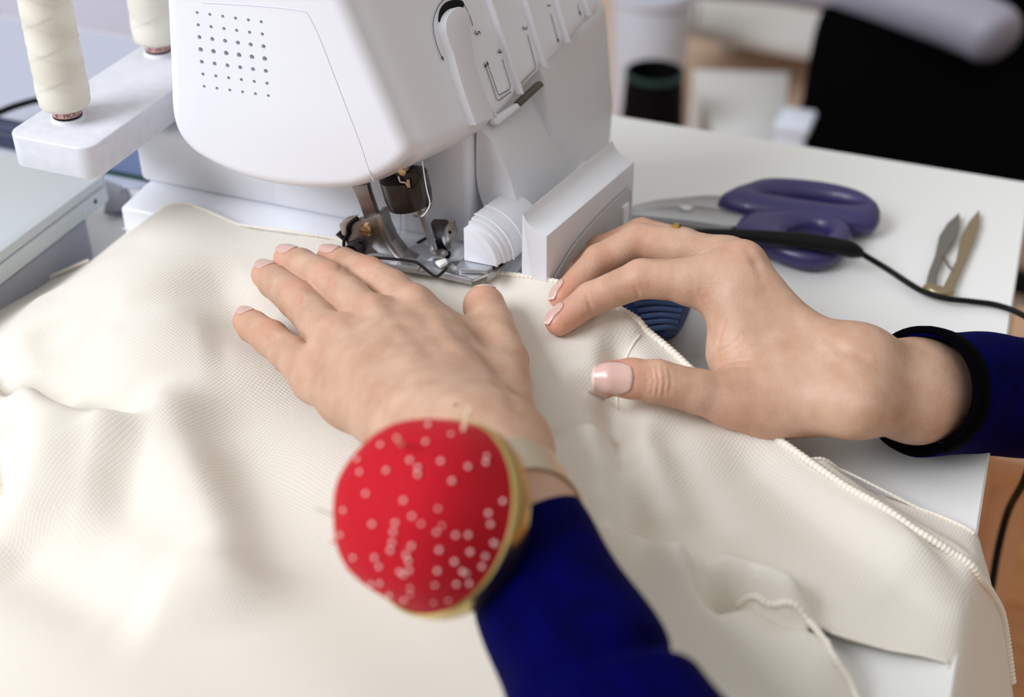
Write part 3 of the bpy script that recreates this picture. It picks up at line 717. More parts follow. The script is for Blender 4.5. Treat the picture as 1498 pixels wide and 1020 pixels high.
def finish_hand(H, name, parent, label, mole=None):
    v, f = H.mesh(); o = from_arrays(name, v, f, skin, parent, sharp=None, label=label)
    red = np.zeros(len(v), np.float32)
    for c, r, k in H.red: red = np.maximum(red, k * np.exp(-(np.linalg.norm(v - c, axis=1) / r) ** 2))
    if mole is not None:
        mv = np.exp(-(np.linalg.norm(v - mole, axis=1) / .0011) ** 2).astype(np.float32); a = o.data.attributes.new('mole', 'FLOAT', 'POINT'); a.data.foreach_set('value', mv)
    for a_, b_, w_, d_ in H.grooves: red = np.maximum(red, (min(.3, d_ * 260) if w_ < .0013 else 0) * np.exp(-(rcone(v, a_, b_, 0, 0) / .0011) ** 2))
    a = o.data.attributes.new('red', 'FLOAT', 'POINT'); a.data.foreach_set('value', red.astype(np.float32))
    return o
def nail(H, parent, ch, c, along, normal, l, w, label=None):
    """a thin curved plate that follows the finger under it; 'along' points to the free end"""
    al = unit(along); nn = unit(normal - al * np.dot(normal, al)); sd = np.cross(nn, al)
    nu, nv = 15, 13; G = []
    for i in range(nu):
        for j in range(nv):
            u = -1 + 2 * i / (nu - 1); q = -1 + 2 * j / (nv - 1)
            wid = (1 - .34 * max(0, -u) ** 2.5 - .30 * max(0, u) ** 2.5)
            lu = u * l * .5 * (1 + (.18 * (1 - q * q) if u > 0 else .10 * (1 - q * q) * 1))
            G.append(c + al * lu + sd * q * w * .5 * wid)
    G = np.array(G)
    fine = np.array([(G + nn * .012)]).reshape(-1, 3)
    for _ in range(40): fine = fine - nn * np.clip(H.chain(fine, ch), -.004, .004)[:, None] * .8
    fine = fine + nn * .00025
    ii = np.repeat(np.arange(nu), nv)
    # keep the plate smooth and let the free end leave the fingertip
    base = fine.reshape(nu, nv, 3); hgt = (base - c) @ nn
    lim = int(nu * .78)
    for i in range(lim, nu): hgt[i] = np.maximum(hgt[i], hgt[lim] + (hgt[lim] - hgt[lim - 3]) / 3 * (i - lim) * 1.15)
    base2 = base - ((base - c) @ nn)[..., None] * nn + hgt[..., None] * nn
    vv = base2.reshape(-1, 3)
    fa = [(i * nv + j, (i + 1) * nv + j, (i + 1) * nv + j + 1, i * nv + j + 1) for i in range(nu - 1) for j in range(nv - 1)]
    o = from_arrays('nail', vv, fa, [nail_m, nail_tip], parent, sharp=None, label=label)
    n0 = o.data.polygons[0].normal
    if np.dot(n0, nn) < 0: o.data.flip_normals()
    for p in o.data.polygons:
        if p.index // (nv - 1) >= nu - 2: p.material_index = 1
    s = o.modifiers.new('t', 'SOLIDIFY'); s.thickness = .0005; s.offset = 0
    return o

def surf(H, px, py, d):
    """first skin point met from the camera through a pixel"""
    r = unit(ray(px, py)); t = np.dot(P(px, py, d=d - .03) - CP, r)
    for _ in range(40): t += .9 * float(H.sdf((CP + r * t)[None])[0])
    return CP + r * t
def crease(H, px, w, dep, d=.66):
    q = [surf(H, a, b, d) for a, b in px]
    return [(a, b, w, dep) for a, b in zip(q, q[1:])]
def J(px, py, z=None, d=None): return P(px, py, z=z) if z is not None else P(px, py, d=d)
person = empty('person', tuple(P(760, 720, d=.56)), 'person in a navy velvet top with both hands guiding cream cloth', 'person')

# ---- left hand, flat on the cloth
LH = Hand()
lf = dict(
 index=[(604,455,.075,.0112),(572,424,.0765,.0105),(538,403,.0755,.0100),(503,386,.0690,.0086),(483,378,.0680,.0076)],
 middle=[(548,472,.0765,.0112),(512,437,.0775,.0104),(481,411,.0760,.0101),(440,388,.0690,.0090),(421,379,.0675,.0080)],
 ring=[(497,506,.0710,.0110),(464,470,.0720,.0103),(434,438,.0700,.0101),(402,413,.0640,.0090),(389,402,.0625,.0081)],
 pinky=[(462,556,.0615,.0108),(424,519,.0600,.0096),(396,495,.0570,.0093),(370,478,.0545,.0084),(361,470,.0535,.0076)],
 thumb=[(738,598,.0760,.0140),(737,530,.0670,.0122),(717,474,.0660,.0116),(708,448,.0655,.0112)])
LJ = {k: [(J(a, b, z=c), r) for a, b, c, r in v] for k, v in lf.items()}
for k in ('index', 'middle', 'ring', 'pinky', 'thumb'): LH.fingers.append(LJ[k])
Wr, Wm, Wu = J(735,652,z=.087), J(690,655,z=.091), J(640,650,z=.083)
m2, m3, m4, m5 = [LJ[k][0][0] for k in ('index', 'middle', 'ring', 'pinky')]
F1, F2, F3 = J(712,692,d=.578), J(752,765,d=.547), J(800,860,d=.520)
B2, B3, B4, B5 = [m + (w - m) * f_ - np.array([0, 0, .001]) for m, w, f_ in ((m2, Wr, .22), (m3, Wm, .26), (m4, Wm, .30), (m5, Wu, .30))]
LH.palm = [(m2, Wr, .0118, .0175), (m3, Wm, .0118, .0185), (m4, Wm, .0115, .018), (m4, Wu, .0112, .018), (m5, Wu, .0112, .0178),
           (J(560,510,z=.066), J(680,620,z=.074), .012, .018), (B2, B3, .0110, .0110), (B3, B4, .0110, .0108), (B4, B5, .0106, .0104),
           (J(610,490,z=.068), J(715,560,z=.070), .0105, .013), (J(650,478,z=.066), J(706,505,z=.064), .0085, .0095),
           (Wm, F1, .0205, .0235), (Wr, F1, .0175, .0215), (F1, F2, .0235, .0238), (F2, F3, .0238, .0225)]
# knuckles and tendons on the back of the hand
for k in ('index', 'middle', 'ring', 'pinky'):
    c = LJ[k][0][0] + np.array([0, 0, .0058]); LH.extra.append((c, c, .0066, .0066, .008)); LH.red.append((c + [0, 0, .004], .009, .18))
    q = LJ[k][2][0]; LH.red.append((q + [0, 0, .009], .008, .30)); LH.red.append((LJ[k][4][0], .012, .45))
    dirn = unit(LJ[k][3][0] - LJ[k][1][0]); sd = unit(np.cross(dirn, [0, 0, 1])); up = np.cross(sd, dirn)
    if up[2] < 0: up = -up
for k, w in (('index', Wr), ('middle', Wm), ('ring', Wm)):
    a = LJ[k][0][0] + np.array([0, 0, .0085]); b = w + np.array([0, 0, .0150]); LH.extra.append((a, a + (b - a) * .55, .0030, .0022, .006))
LH.red.append((LJ['thumb'][3][0], .016, .35))
G_ = []
for cx, cy, ax_, ay_, ln in ((484,410,.55,.83,11), (437,437,.50,.86,11), (540,402,.60,.80,10), (398,493,.50,.86,8)):
    for k, (o_, dep) in enumerate(((-9, .0007), (-4, .0010), (1, .0012), (6, .0010), (10, .0007))):
        x, y = cx - o_ * .80 * .9, cy - o_ * .55 * -.9 * -1; g = ln * (1 - .07 * abs(o_)); b_ = (1.5 if k % 2 else -1.5)
        G_ += crease(LH, [(x + ax_ * g * .9, y - ay_ * g * .8), (x + b_, y + b_ * .4), (x - ax_ * g * .9, y + ay_ * g * .8)], .0009, dep, .68)
for cx, cy in ((503,386), (441,388), (404,412), (371,477)):
    G_ += crease(LH, [(cx + 8, cy - 7), (cx, cy), (cx - 7, cy + 9)], .0008, .0007, .68)
G_ += crease(LH, [(560,440), (590,475), (630,520)], .0045, .0005) + crease(LH, [(508,468), (545,515), (590,560)], .0045, .0005) + crease(LH, [(464,522), (505,560), (550,595)], .0045, .0005)
G_ += crease(LH, [(690,500), (722,540), (752,590)], .0045, .0009)
LH.grooves += G_
lh = finish_hand(LH, 'hand', person, 'left hand spread flat on the cream cloth', surf(LH, 667, 592, .62))
for k, l, w in (('index', .0112, .0098), ('middle', .0115, .0106), ('ring', .0108, .0102), ('pinky', .0092, .0088)):
    a, b = LJ[k][3][0], LJ[k][4][0]; al = unit(b - a); sd = unit(np.cross(al, [0, 0, 1])); up = np.cross(sd, al); up = up if up[2] > 0 else -up
    nail(LH, lh, LJ[k], b - al * .0012 + up * .004, al, up + np.array([0, -.12, .1]), l * 1.06, w)
a, b = LJ['thumb'][2][0], LJ['thumb'][3][0]; al = unit(b - a)
nail(LH, lh, LJ['thumb'], b + al * .0050 + np.array([0, 0, .004]), unit(al + np.array([0, 0, -.5])), np.array([.25, .45, 1.0]), .0110, .0112)

# ---- right hand, curled over the cloth edge, thumb towards the camera
RH = Hand()
rf = dict(
 index=[(1076,398,.737,.0138),(1005,410,.737,.0117),(938,408,.733,.0106),(865,437,.722,.0090),(818,471,.711,.0077)],
 middle=[(1064,384,.765,.0138),(1000,365,.770,.0112),(934,353,.770,.0104),(876,381,.755,.0090),(823,435,.735,.0076)],
 ring=[(1052,384,.795,.0130),(1000,360,.800,.0105),(938,344,.800,.0100),(880,366,.785,.0086),(838,408,.765,.0073)],
 pinky=[(1060,400,.815,.0120),(1010,390,.825,.0092),(955,380,.825,.0088),(905,398,.812,.0078),(868,428,.800,.0068)],
 thumb=[(1070,584,.706,.0135),(1020,573,.700,.0114),(962,558,.693,.0109),(924,554,.690,.0102),(894,553,.688,.0091)])
def near(a, d):
    return d - .027 * float(ss(800, 1010, a)) - .034 * float(ss(1090, 1330, a))
RJ = {k: [(J(a, b, d=near(a, c) if k != 'thumb' else c - .018 - .009 * float(ss(880, 1040, a))), r * .965) for a, b, c, r in v] for k, v in rf.items()}
for k in ('index', 'middle', 'ring', 'pinky', 'thumb'): RH.fingers.append(RJ[k])
Q = lambda a, b, c: J(a, b, d=near(a, c))
wt, wb = Q(1255,530,.735), Q(1252,591,.717)
RH.palm = [(RJ['index'][0][0], Q(1192,516,.732), .0138, .0140), (Q(1192,516,.732), wt, .0140, .0148), (RJ['middle'][0][0], Q(1190,512,.755), .0130, .014), (RJ['ring'][0][0], Q(1185,515,.775), .012, .014),
           (RJ['pinky'][0][0], Q(1180,520,.79), .011, .013), (Q(1190,518,.765), wt, .0135, .0145),
           (Q(1012,419,.737), Q(1062,436,.735), .0096, .0118), (Q(1086,430,.737), Q(1088,515,.728), .0142, .0160), (Q(1088,515,.728), Q(1150,560,.722), .0160, .0185), (Q(1150,555,.728), Q(1240,560,.730), .0180, .0180),
           (RJ['thumb'][0][0], Q(1120,590,.712), .0132, .0146), (Q(1120,590,.712), Q(1180,585,.718), .0146, .0138), (Q(1180,585,.718), wb, .0138, .0140),
           (wt, Q(1345,556,.765), .0146, .0176), (wb, Q(1340,592,.752), .0140, .0172), (Q(1345,553,.765), Q(1460,566,.82), .0185, .021), (Q(1340,590,.752), Q(1460,590,.81), .0176, .021)]
c = Q(1245,512,.752); RH.extra.append((c, c, .0078, .0078, .010))
c = Q(1088,382,.735); RH.extra.append((c, c, .0088, .0088, .010)); RH.red.append((c, .012, .25))
for k in ('index', 'middle', 'ring'):
    RH.red.append((RJ[k][4][0], .014, .55)); RH.red.append((RJ[k][2][0], .011, .25)); RH.red.append((RJ[k][3][0], .011, .3))
RH.red.append((RJ['thumb'][4][0], .017, .6)); RH.red.append((RJ['thumb'][0][0] + UP * -.006, .016, .3))
cam_n = -FW
G_ = []
for x, dep, ln in ((946, .0005, 14), (953, .0008, 20), (961, .0010, 22), (970, .0009, 22), (979, .0006, 18)):
    G_ += crease(RH, [(x - 1, 557 - ln), (x + 3, 557), (x, 558 + ln)], .0007, dep)
G_ += crease(RH, [(858,432), (863,446), (866,456)], .0008, .0007) + crease(RH, [(929,420), (933,428), (934,436)], .0008, .0008)
G_ += crease(RH, [(1012,428), (1018,436), (1022,441)], .0008, .0006) + crease(RH, [(1024,424), (1032,436), (1040,446)], .0009, .0006)
for i in range(5): G_ += crease(RH, [(1046 + i * 2, 520 + i * 5), (1066 + i * 3, 508 + i * 7), (1082 + i * 5, 494 + i * 11)], .0009, .0005)
G_ += crease(RH, [(1094,366), (1106,384), (1113,404)], .0026, .0008) + crease(RH, [(1060,470), (1052,500), (1046,528)], .0010, .0006)
G_ += crease(RH, [(1212,498), (1232,512), (1262,520)], .0030, .0009) + crease(RH, [(1120,430), (1160,474), (1200,510)], .0045, .0008)
RH.grooves += G_
rh = finish_hand(RH, 'hand', person, 'right hand curled with thumb over the cloth edge')
al = unit(RJ['thumb'][4][0] - RJ['thumb'][3][0])
nail(RH, rh, RJ['thumb'], RJ['thumb'][4][0] + cam_n * .006 + RT * .0002, al, cam_n * 1.0 + UP * .10, .0172, .0168, 'glossy thumb nail')
for k, nrm, l, w in (('index', UP * .75 - RT * .55 + cam_n * .35, .0125, .0095), ('middle', UP * .55 - RT * .75 + cam_n * .3, .0120, .0098), ('ring', UP * .6 - RT * .7 + cam_n * .2, .011, .009)):
    a, b = RJ[k][3][0], RJ[k][4][0]; al = unit(b - a); nail(RH, rh, RJ[k], b + al * .0005, al, nrm, l, w)

# ---- sleeves
def sleeve(path, radii, name, m, squash, fold_amp, seed, label, nring=90, nseg=72, thick=.002, up=(0, 0, 1)):
    rng = np.random.RandomState(seed); pts = np.array(cat(path, 12)); r = np.interp(np.linspace(0, 1, len(pts)), np.linspace(0, 1, len(radii)), radii)
    L = np.concatenate([[0], np.cumsum(np.linalg.norm(np.diff(pts, axis=0), axis=1))]); s = np.linspace(0, L[-1], nring)
    q = np.array([[np.interp(k, L, pts[:, i]) for i in range(3)] for k in s]); rr = np.interp(s, L, r); V = []
    ph = rng.rand(6) * 6
    for i in range(nring):
        t = unit(q[min(i + 1, nring - 1)] - q[max(i - 1, 0)]); u = np.array(up, float); u = unit(u - t * np.dot(u, t)); w = np.cross(t, u)
        for k in range(nseg):
            a = 2 * pi * k / nseg
            fo = fold_amp(s[i], a, ph)
            V.append(q[i] + (u * cos(a) * squash + w * sin(a)) * (rr[i] + fo))
    fa = [(i * nseg + k, i * nseg + (k + 1) % nseg, (i + 1) * nseg + (k + 1) % nseg, (i + 1) * nseg + k) for i in range(nring - 1) for k in range(nseg)]
    o = from_arrays(name, V, fa, m, person, sharp=None, label=label)
    bm = bmesh.new(); bm.from_mesh(o.data); bmesh.ops.recalc_face_normals(bm, faces=bm.faces); bm.to_mesh(o.data); bm.free()
    md = o.modifiers.new('t', 'SOLIDIFY'); md.thickness = thick; md.offset = -1
    return o, q, rr
AR = 0.6
def foldL(s, a, ph):
    s0 = .089 + .012 * cos(a - AR)
    return .0010 * sin(s * 90 + 2 * sin(a + ph[0])) - .0030 * math.exp(-((s - s0) / .006) ** 2) + .0045 * float(ss(s0 - .002, s0 + .012, s)) + .003 * math.exp(-((s - s0 - .045) / .012) ** 2) * (1 + sin(a))
def foldR(s, a, ph): return .0010 * sin(s * 70 + 2 * sin(a + ph[1])) + .001 * sin(3 * a + s * 30)
sleeve([J(765,788,d=.546), J(803,866,d=.521), J(845,955,d=.495), J(885,1045,d=.470), J(935,1150,d=.445), J(1010,1290,d=.43)], [.0265, .0290, .0308, .0325, .036, .040], 'sleeve', velvet, 1.0, foldL, 3, 'left sleeve crumpled at the elbow')
sp = [Q(1345,572,.757), Q(1400,576,.782), Q(1470,580,.812), Q(1600,600,.87), Q(1760,640,.93)]
sleeve(sp, [.0320, .0322, .0330, .038, .044], 'sleeve', velvet, 1.0, foldR, 5, 'right sleeve')
bm = bmesh.new(); ax = unit(sp[1] - sp[0]); lathe(bm, [(.0285, .020), (.0292, .002), (.0296, -.0010), (.0312, -.0022), (.0332, -.0012), (.0336, .004), (.0332, .011), (.0318, .013)], sp[0], ax, 48)
link('cuff', bm, cuff_m, person, sharp=None)
# ------------------------------------------------------------------ wrist pincushion and its pins
nd = unit(.70 * -unit(ray(645, 757)) + .71 * (-.95 * RT + .30 * UP)); CC = P(646, 757, d=.512); RC = .0366; HC_ = .0403
pc = empty('wrist_pincushion', tuple(CC), 'red domed pincushion in a gold cup strapped to the left wrist', 'pincushion')
red = mat('red felt', (184, 20, 36), .8, sheen=.25, spec=.15, bump=.15, bscale=900)
red.node_tree.nodes['Principled BSDF'].inputs['Sheen Tint'].default_value = lin((255, 120, 120))
bm = bmesh.new(); prof = [(RC * .985, -.002)] + [(RC * cos(t) ** .80 * .985 if t < pi / 2 else 0, HC_ * sin(t) ** .92) for t in np.linspace(.02, pi / 2, 26)]
prof[-1] = (0, HC_); lathe(bm, prof, CC, nd, 72)
for v in bm.verts:
    p = np.array(v.co) - CC; v.co = Vector(CC + p * (1 + .012 * sin(p[0] * 160) + .01 * sin(p[2] * 190 + p[1] * 120)))
link('cushion', bm, red, pc, sharp=None)
bm = bmesh.new(); lathe(bm, [(RC * .97, .0018), (RC * 1.0, .0024), (RC * 1.03, .0016), (RC * 1.035, -.002), (RC * 1.02, -.007), (RC * .95, -.0105), (RC * .6, -.0115), (0, -.0115)], CC, nd, 72); link('cup', bm, gold, pc, sharp=50)
bm = bmesh.new(); b0 = CC - nd * .0110; b1 = P(712, 735, d=.545); tube(bm, [b0, b0 + (b1 - b0) * .5, b1], [.015, .013, .011], 24); link('cup_base', bm, gold, pc, sharp=50)
fx_ = unit(F2 - F1); ctr = P(744, 751, d=.5535)
bd = mat('champagne steel', (216, 202, 178), .28, .75)
u_ = unit(np.cross(fx_, [0, 0, 1])); w_ = np.cross(fx_, u_); bw = .0112; NB = 72
def armr(c, v):
    t = .012
    for _ in range(30): t -= .9 * float(LH.sdf((c + v * t)[None])[0])
    return t
bm = bmesh.new(); rows = []
for k in range(NB):
    v = u_ * cos(2 * pi * k / NB) + w_ * sin(2 * pi * k / NB); r0 = max(armr(ctr - fx_ * bw, v), armr(ctr + fx_ * bw, v), armr(ctr, v)) + .0006
    rows.append([bm.verts.new(Vector(ctr + fx_ * h + v * (r0 + o_))) for h, o_ in ((-bw, 0), (-bw, .0010), (0, .0013), (bw, .0010), (bw, 0))])
for k in range(NB):
    A, B = rows[k], rows[(k + 1) % NB]
    for j in range(5): bm.faces.new((A[j], B[j], B[(j + 1) % 5], A[(j + 1) % 5]))
bmesh.ops.recalc_face_normals(bm, faces=bm.faces)
link('wrist_band', bm, bd, pc, sharp=40)
PX = [(371,218),(292,252),(398,243),(398,266),(476,221),(425,156),(433,98),(510,132),(568,240),(631,205),(628,226),(514,288),(223,331),(350,354),(465,382),(379,407),(410,432),(322,430),(316,460),(244,434),(147,387),(137,470),(202,258),(478,438),(461,460),(526,471),(569,470),(644,434),(637,397),(686,357),(312,496),(306,522),(377,508),(360,537),(367,558),(370,590),(338,595),(351,604),(471,521),(576,528),(523,561),(465,591),(551,594),(563,600),(456,638),(253,547),(268,577),(180,547),(241,637),(271,634),(373,647),(373,668),(452,695),(501,688),(529,636),(573,634),(616,577),(627,543),(655,497),(663,502),(303,675),(352,690),(568,690),(272,166),(193,215),(158,588),(103,495)]
u2 = unit(np.cross(nd, [0, 0, 1])); w2 = np.cross(nd, u2)
def on_dome(px, py):
    r = unit(ray(px, py)); t = np.linspace(.36, .60, 2401); q = CP + r * t[:, None] - CC; h = q @ nd; rad = np.linalg.norm(q - h[:, None] * nd, axis=1)
    hh = np.clip(h / HC_, 0, 1); th = np.arcsin(hh ** (1 / .92)); f = rad - RC * .985 * np.cos(th) ** .80
    k = np.argmax((f < 0) & (h > 0) & (h < HC_)); 
    if f[k] >= 0: k = int(np.argmin(np.abs(f) + (h < 0)))
    return CP + r * t[k]
pin_head = mat('pin head', (238, 205, 198), .35); pin_cream = mat('pin shaft', (232, 214, 180), .4); pin_steel = mat('pin steel', (200, 200, 205), .3, 1)
def pin_mesh(name, ln, rh):
    bm = bmesh.new(); lathe(bm, [(0, ln + .0007), (rh * .6, ln + .0006), (rh, ln + .0002), (rh * .9, ln - .0002), (.0003, ln - .0004), (.0003, .0), (0, -.0006)], (0, 0, 0), (0, 0, 1), 12)
    me = bpy.data.meshes.new(name); bm.to_mesh(me); bm.free(); me.shade_smooth(); me.materials.append(pin_head); return me
PO = []
pm = pin_mesh('pin', .014, .00088)
for k, (a, b) in enumerate(PX):
    p = on_dome(440 + a / 2.319, 580 + b / 2.319); h = np.dot(p - CC, nd); nn = unit((p - CC - nd * h) * .9 + nd * max(.05, h) * .9 + np.random.randn(3) * .003)
    o = bpy.data.objects.new('pin', pm); COL.objects.link(o); o.rotation_euler = Vector(nn).to_track_quat('Z', 'Y').to_euler(); o.location = Vector(p - nn * .0137)
    PO.append((a, b, o))
def loose_pin(pa, pb, label, ra=.0005, d2=.012):
    p = on_dome(*pa); q = P(*pb, d=np.dot(p - CP, FW) - d2); v = unit(q - p); L = np.linalg.norm(q - p)
    bm = bmesh.new(); tube(bm, [(0, 0, 0), (0, 0, L + .0115), (0, 0, L + .012)], [ra, ra, ra * .6], 8); me = bpy.data.meshes.new('pin'); bm.to_mesh(me); bm.free(); me.materials.append(pin_cream if ra > .0005 else pin_steel); o = bpy.data.objects.new('pin', me); COL.objects.link(o); o.location = Vector(p - v * .012); o.rotation_euler = Vector(v).to_track_quat('Z', 'Y').to_euler(); tag(o, label, 'pin', 'pins standing out of the red cushion')
loose_pin((677, 632), (687, 596), 'long pale pin standing out at the top beside the gold rim', .0008, .004)
loose_pin((588, 652), (580, 640), 'short pin leaning out near the upper left of the red cushion', .0007)
loose_pin((484, 752), (462, 744), 'thin pin poking out of the left edge of the red cushion', .0003, -.002)
HRS = ['twelve', 'one', 'two', 'three', 'four', 'five', 'six', 'seven', 'eight', 'nine', 'ten', 'eleven']; SPOT = {}
for a, b, o in PO:
    x, y = 440 + a / 2.319 - 615, 580 + b / 2.319 - 757; r = sqrt(x * x + y * y) / 138; h = round((math.degrees(atan2(x, -y)) % 360) / 15) % 24
    w = 'near the middle of' if r < .3 else 'halfway out on' if r < .62 else 'toward the edge of' if r < .85 else 'at the very edge of'
    t = ("half past %s" if h % 2 else "%s o'clock") % HRS[h // 2]; SPOT.setdefault((w, t), []).append((b, o))
for (w, t), L in SPOT.items():
    L.sort(key=lambda q: q[0])
    for k, (b, o) in enumerate(L):
        p = '' if len(L) == 1 else ('upper ', 'lower ')[k] if len(L) == 2 else ('top ', 'second ', 'third ', 'fourth ', 'fifth ', 'sixth ')[k]
        tag(o, f'{p}pale pin head {w} the red cushion, towards {t}', 'pin', 'pins in the red cushion')
# ------------------------------------------------------------------ gold ring
rA, rB = RJ['ring'][1][0], RJ['ring'][2][0]; rd = unit(rB - rA); rc = rA + (rB - rA) * .25
bm = bmesh.new(); q = .0109; lathe(bm, [(q, -.0018), (q + .0008, -.0015), (q + .0008, .0015), (q, .0018), (q - .0004, 0), (q, -.0018)], rc, rd, 40); o = link('ring', bm, mat('yellow gold', (212, 172, 70), .25, 1), None); tag(o, 'thin yellow gold ring on the ring finger of the curled right hand', 'ring')
# ------------------------------------------------------------------ shears, snips, cables, denim
T = lambda x, y, z=.008: P(x, y, z=z)
purple = mat('purple plastic', (50, 43, 94), .42, coat=.2); purple_in = mat('dark purple rubber', (36, 28, 92), .6)
sc = empty('fabric_shears', tuple(T(1100, 330, 0)), 'fabric shears with purple handles lying behind the right hand', 'scissors')
def ringm(outer, inner, z, h, m, name, parent, bev=.002):
    o_ = cat([T(*p, z) for p in outer], 6, True); o_ = np.array(o_); cI = np.mean([T(*p, z) for p in inner], 0)
    i_ = np.array(cat([T(*p, z) for p in inner], 6, True)); i_ = np.array([i_[np.argmin(np.linalg.norm((i_ - cI) / np.maximum(np.linalg.norm(i_ - cI, axis=1), 1e-9)[:, None] - unit(p - cI), axis=1))] for p in o_])
    n = len(o_); mid = .5 * (o_ + i_); bm = bmesh.new(); K = 12; rows = []
    for k in range(K):
        a = 2 * pi * k / K; f = (1 + cos(a)) / 2; rows.append([bm.verts.new(Vector(i_[j] + (o_[j] - i_[j]) * f + np.array([0, 0, h * .5 * sin(a)]))) for j in range(n)])
    for k in range(K):
        A, B = rows[k], rows[(k + 1) % K]
        for j in range(n): bm.faces.new((A[j], A[(j + 1) % n], B[(j + 1) % n], B[j]))
    bmesh.ops.recalc_face_normals(bm, faces=bm.faces); return link(name, bm, m, parent, sharp=None)
ringm([(1050,296),(1078,283),(1105,273),(1150,273),(1210,280),(1262,294),(1287,316),(1280,334),(1250,336),(1190,327),(1120,318),(1080,310)],
      [(1120,293),(1160,291),(1215,297),(1250,307),(1258,313),(1235,313),(1180,304),(1130,299)], .0100, .020, purple, 'handle', sc)
ringm([(1072,338),(1085,322),(1110,316),(1165,318),(1215,325),(1245,340),(1243,362),(1225,380),(1190,388),(1150,380),(1112,364),(1085,352)],
      [(1155,345),(1166,337),(1185,335),(1205,341),(1209,350),(1196,356),(1172,356)], .0090, .018, purple, 'handle', sc)
bld = mat('shear steel', (188, 188, 190), .28, 1)
bm = bmesh.new(); prism(bm, [T(*p, .006) for p in ((900,312),(960,298),(1030,291),(1062,292),(1085,305),(1070,312),(1010,310),(950,314))], (0, 0, .003), .0006); link('blade', bm, bld, sc)
bm = bmesh.new(); prism(bm, [T(*p, .0095) for p in ((900,318),(960,308),(1020,306),(1065,312),(1092,320),(1085,336),(1060,336),(1000,328),(940,322))], (0, 0, .003), .0006); link('blade', bm, bld, sc)
bm = bmesh.new(); lathe(bm, [(.005, 0), (.005, .002), (.004, .003), (0, .0034)], T(1003, 306, .011), (0, 0, 1), 24); link('pivot_screw', bm, steel_lt, sc, sharp=40)
sn = empty('thread_snips', tuple(T(1390, 400, 0)), 'small brassy thread snips lying open on the table near the cable', 'snips')
snm = mat('worn brass steel', (168, 152, 122), .35, .9); sns = mat('grey snip steel', (140, 136, 130), .35, .9)
def bar(pts, ws, z, h, m, name, parent):
    q = [T(*p, z) for p in pts]; L, Rr = [], []
    for i, p in enumerate(q):
        t = unit(q[min(i + 1, len(q) - 1)] - q[max(i - 1, 0)]); s = np.cross(t, [0, 0, 1]); L.append(p + s * ws[i]); Rr.append(p - s * ws[i])
    bm = bmesh.new(); prism(bm, L + Rr[::-1], (0, 0, h), .0005, 1); return link(name, bm, m, parent)
bar([(1360,424),(1364,404),(1372,382),(1384,354),(1394,334),(1402,318)], [.0030, .0026, .0024, .0050, .0040, .0004], .001, .0035, sns, 'blade', sn)
bar([(1385,430),(1394,410),(1404,388),(1414,356),(1424,332),(1431,314)], [.0032, .0028, .0026, .0044, .0036, .0004], .001, .0035, snm, 'blade', sn)
bar([(1352,424),(1366,430),(1380,433),(1392,431)], [.0030, .0042, .0042, .0030], .001, .0045, snm, 'spring_bow', sn)
bm = bmesh.new(); tube(bm, [T(1380, 374, .004), T(1388, 390, .004), T(1396, 398, .004)], .0008, 6); link('stop_wire', bm, sns, sn)
ca_ = [(960,334,.018),(1010,341,.022),(1060,343,.024),(1120,347,.024),(1180,353,.023),(1236,363,.020),(1262,372,.014),(1300,395,.006),(1330,415,.004),(1352,427,.006),(1385,437,.006),(1420,441,.004),(1460,447,.003),(1498,462,.003),(1560,500,.003),(1640,560,.003)]
o = empty('black_cable', tuple(T(1300, 395, 0)), 'black cable with a thick sleeve crossing the purple shears and snips', 'cable')
pts = cat([P(a, b, z=c) for a, b, c in ca_[6:]], 8); bm = bmesh.new(); tube(bm, pts, .0019, 10); link('cord', bm, black, o)
pts = cat([P(a, b, z=c) for a, b, c in ca_[:7]], 8); bm = bmesh.new(); tube(bm, pts, list(np.interp(np.linspace(0, 1, len(pts)), [0, .2, .45, .72, .88, .95, 1], [.0022, .003, .004, .0052, .0052, .0034, .002])), 12); link('strain_sleeve', bm, black, o)
o = empty('hanging_cable', tuple(P(1470, 780, x=TXR + .02)), 'black cable hanging down past the right edge of the table', 'cable')
bm = bmesh.new(); tube(bm, cat([P(a, b, x=TXR + .03) for a, b in ((1520,640),(1500,700),(1476,745),(1462,795),(1452,850),(1440,930),(1436,1080))], 8), .0026, 10); link('cord', bm, black, o)
dn = mat('blue denim', (38, 66, 120), .9, sheen=.2, bump=.3, bscale=1200, vary=.25, vscale=90)
o = empty('folded_denim', tuple(T(960, 465, 0)), 'folded blue denim lying under the curled right hand', 'denim')
dl = mat('pale denim', (88, 112, 158), .9, bump=.3, bscale=1200)
for k in range(4):
    z = .001 + .0065 * k; px = [(1012 - k * 4, 440), (985 - k * 5, 497), (940 - k * 4, 480), (880, 450), (890, 395), (985, 400)]
    bm = bmesh.new(); prism(bm, cat([P(a, b, z=z) for a, b in px], 5, True), (0, 0, .0058), .0024, 3); link('fold', bm, dn, o, sharp=60)
for k in range(5):
    q = [P(928 + 5 * k, 446 + 9 * k, z=.028), P(960 + 4 * k, 443 + 9 * k, z=.0292), P(1000 - k * 3, 446 + 9 * k, z=.027)]
    bm = bmesh.new(); tube(bm, cat(q, 6), .0016, 8); link('seam_ridge', bm, dl, o)
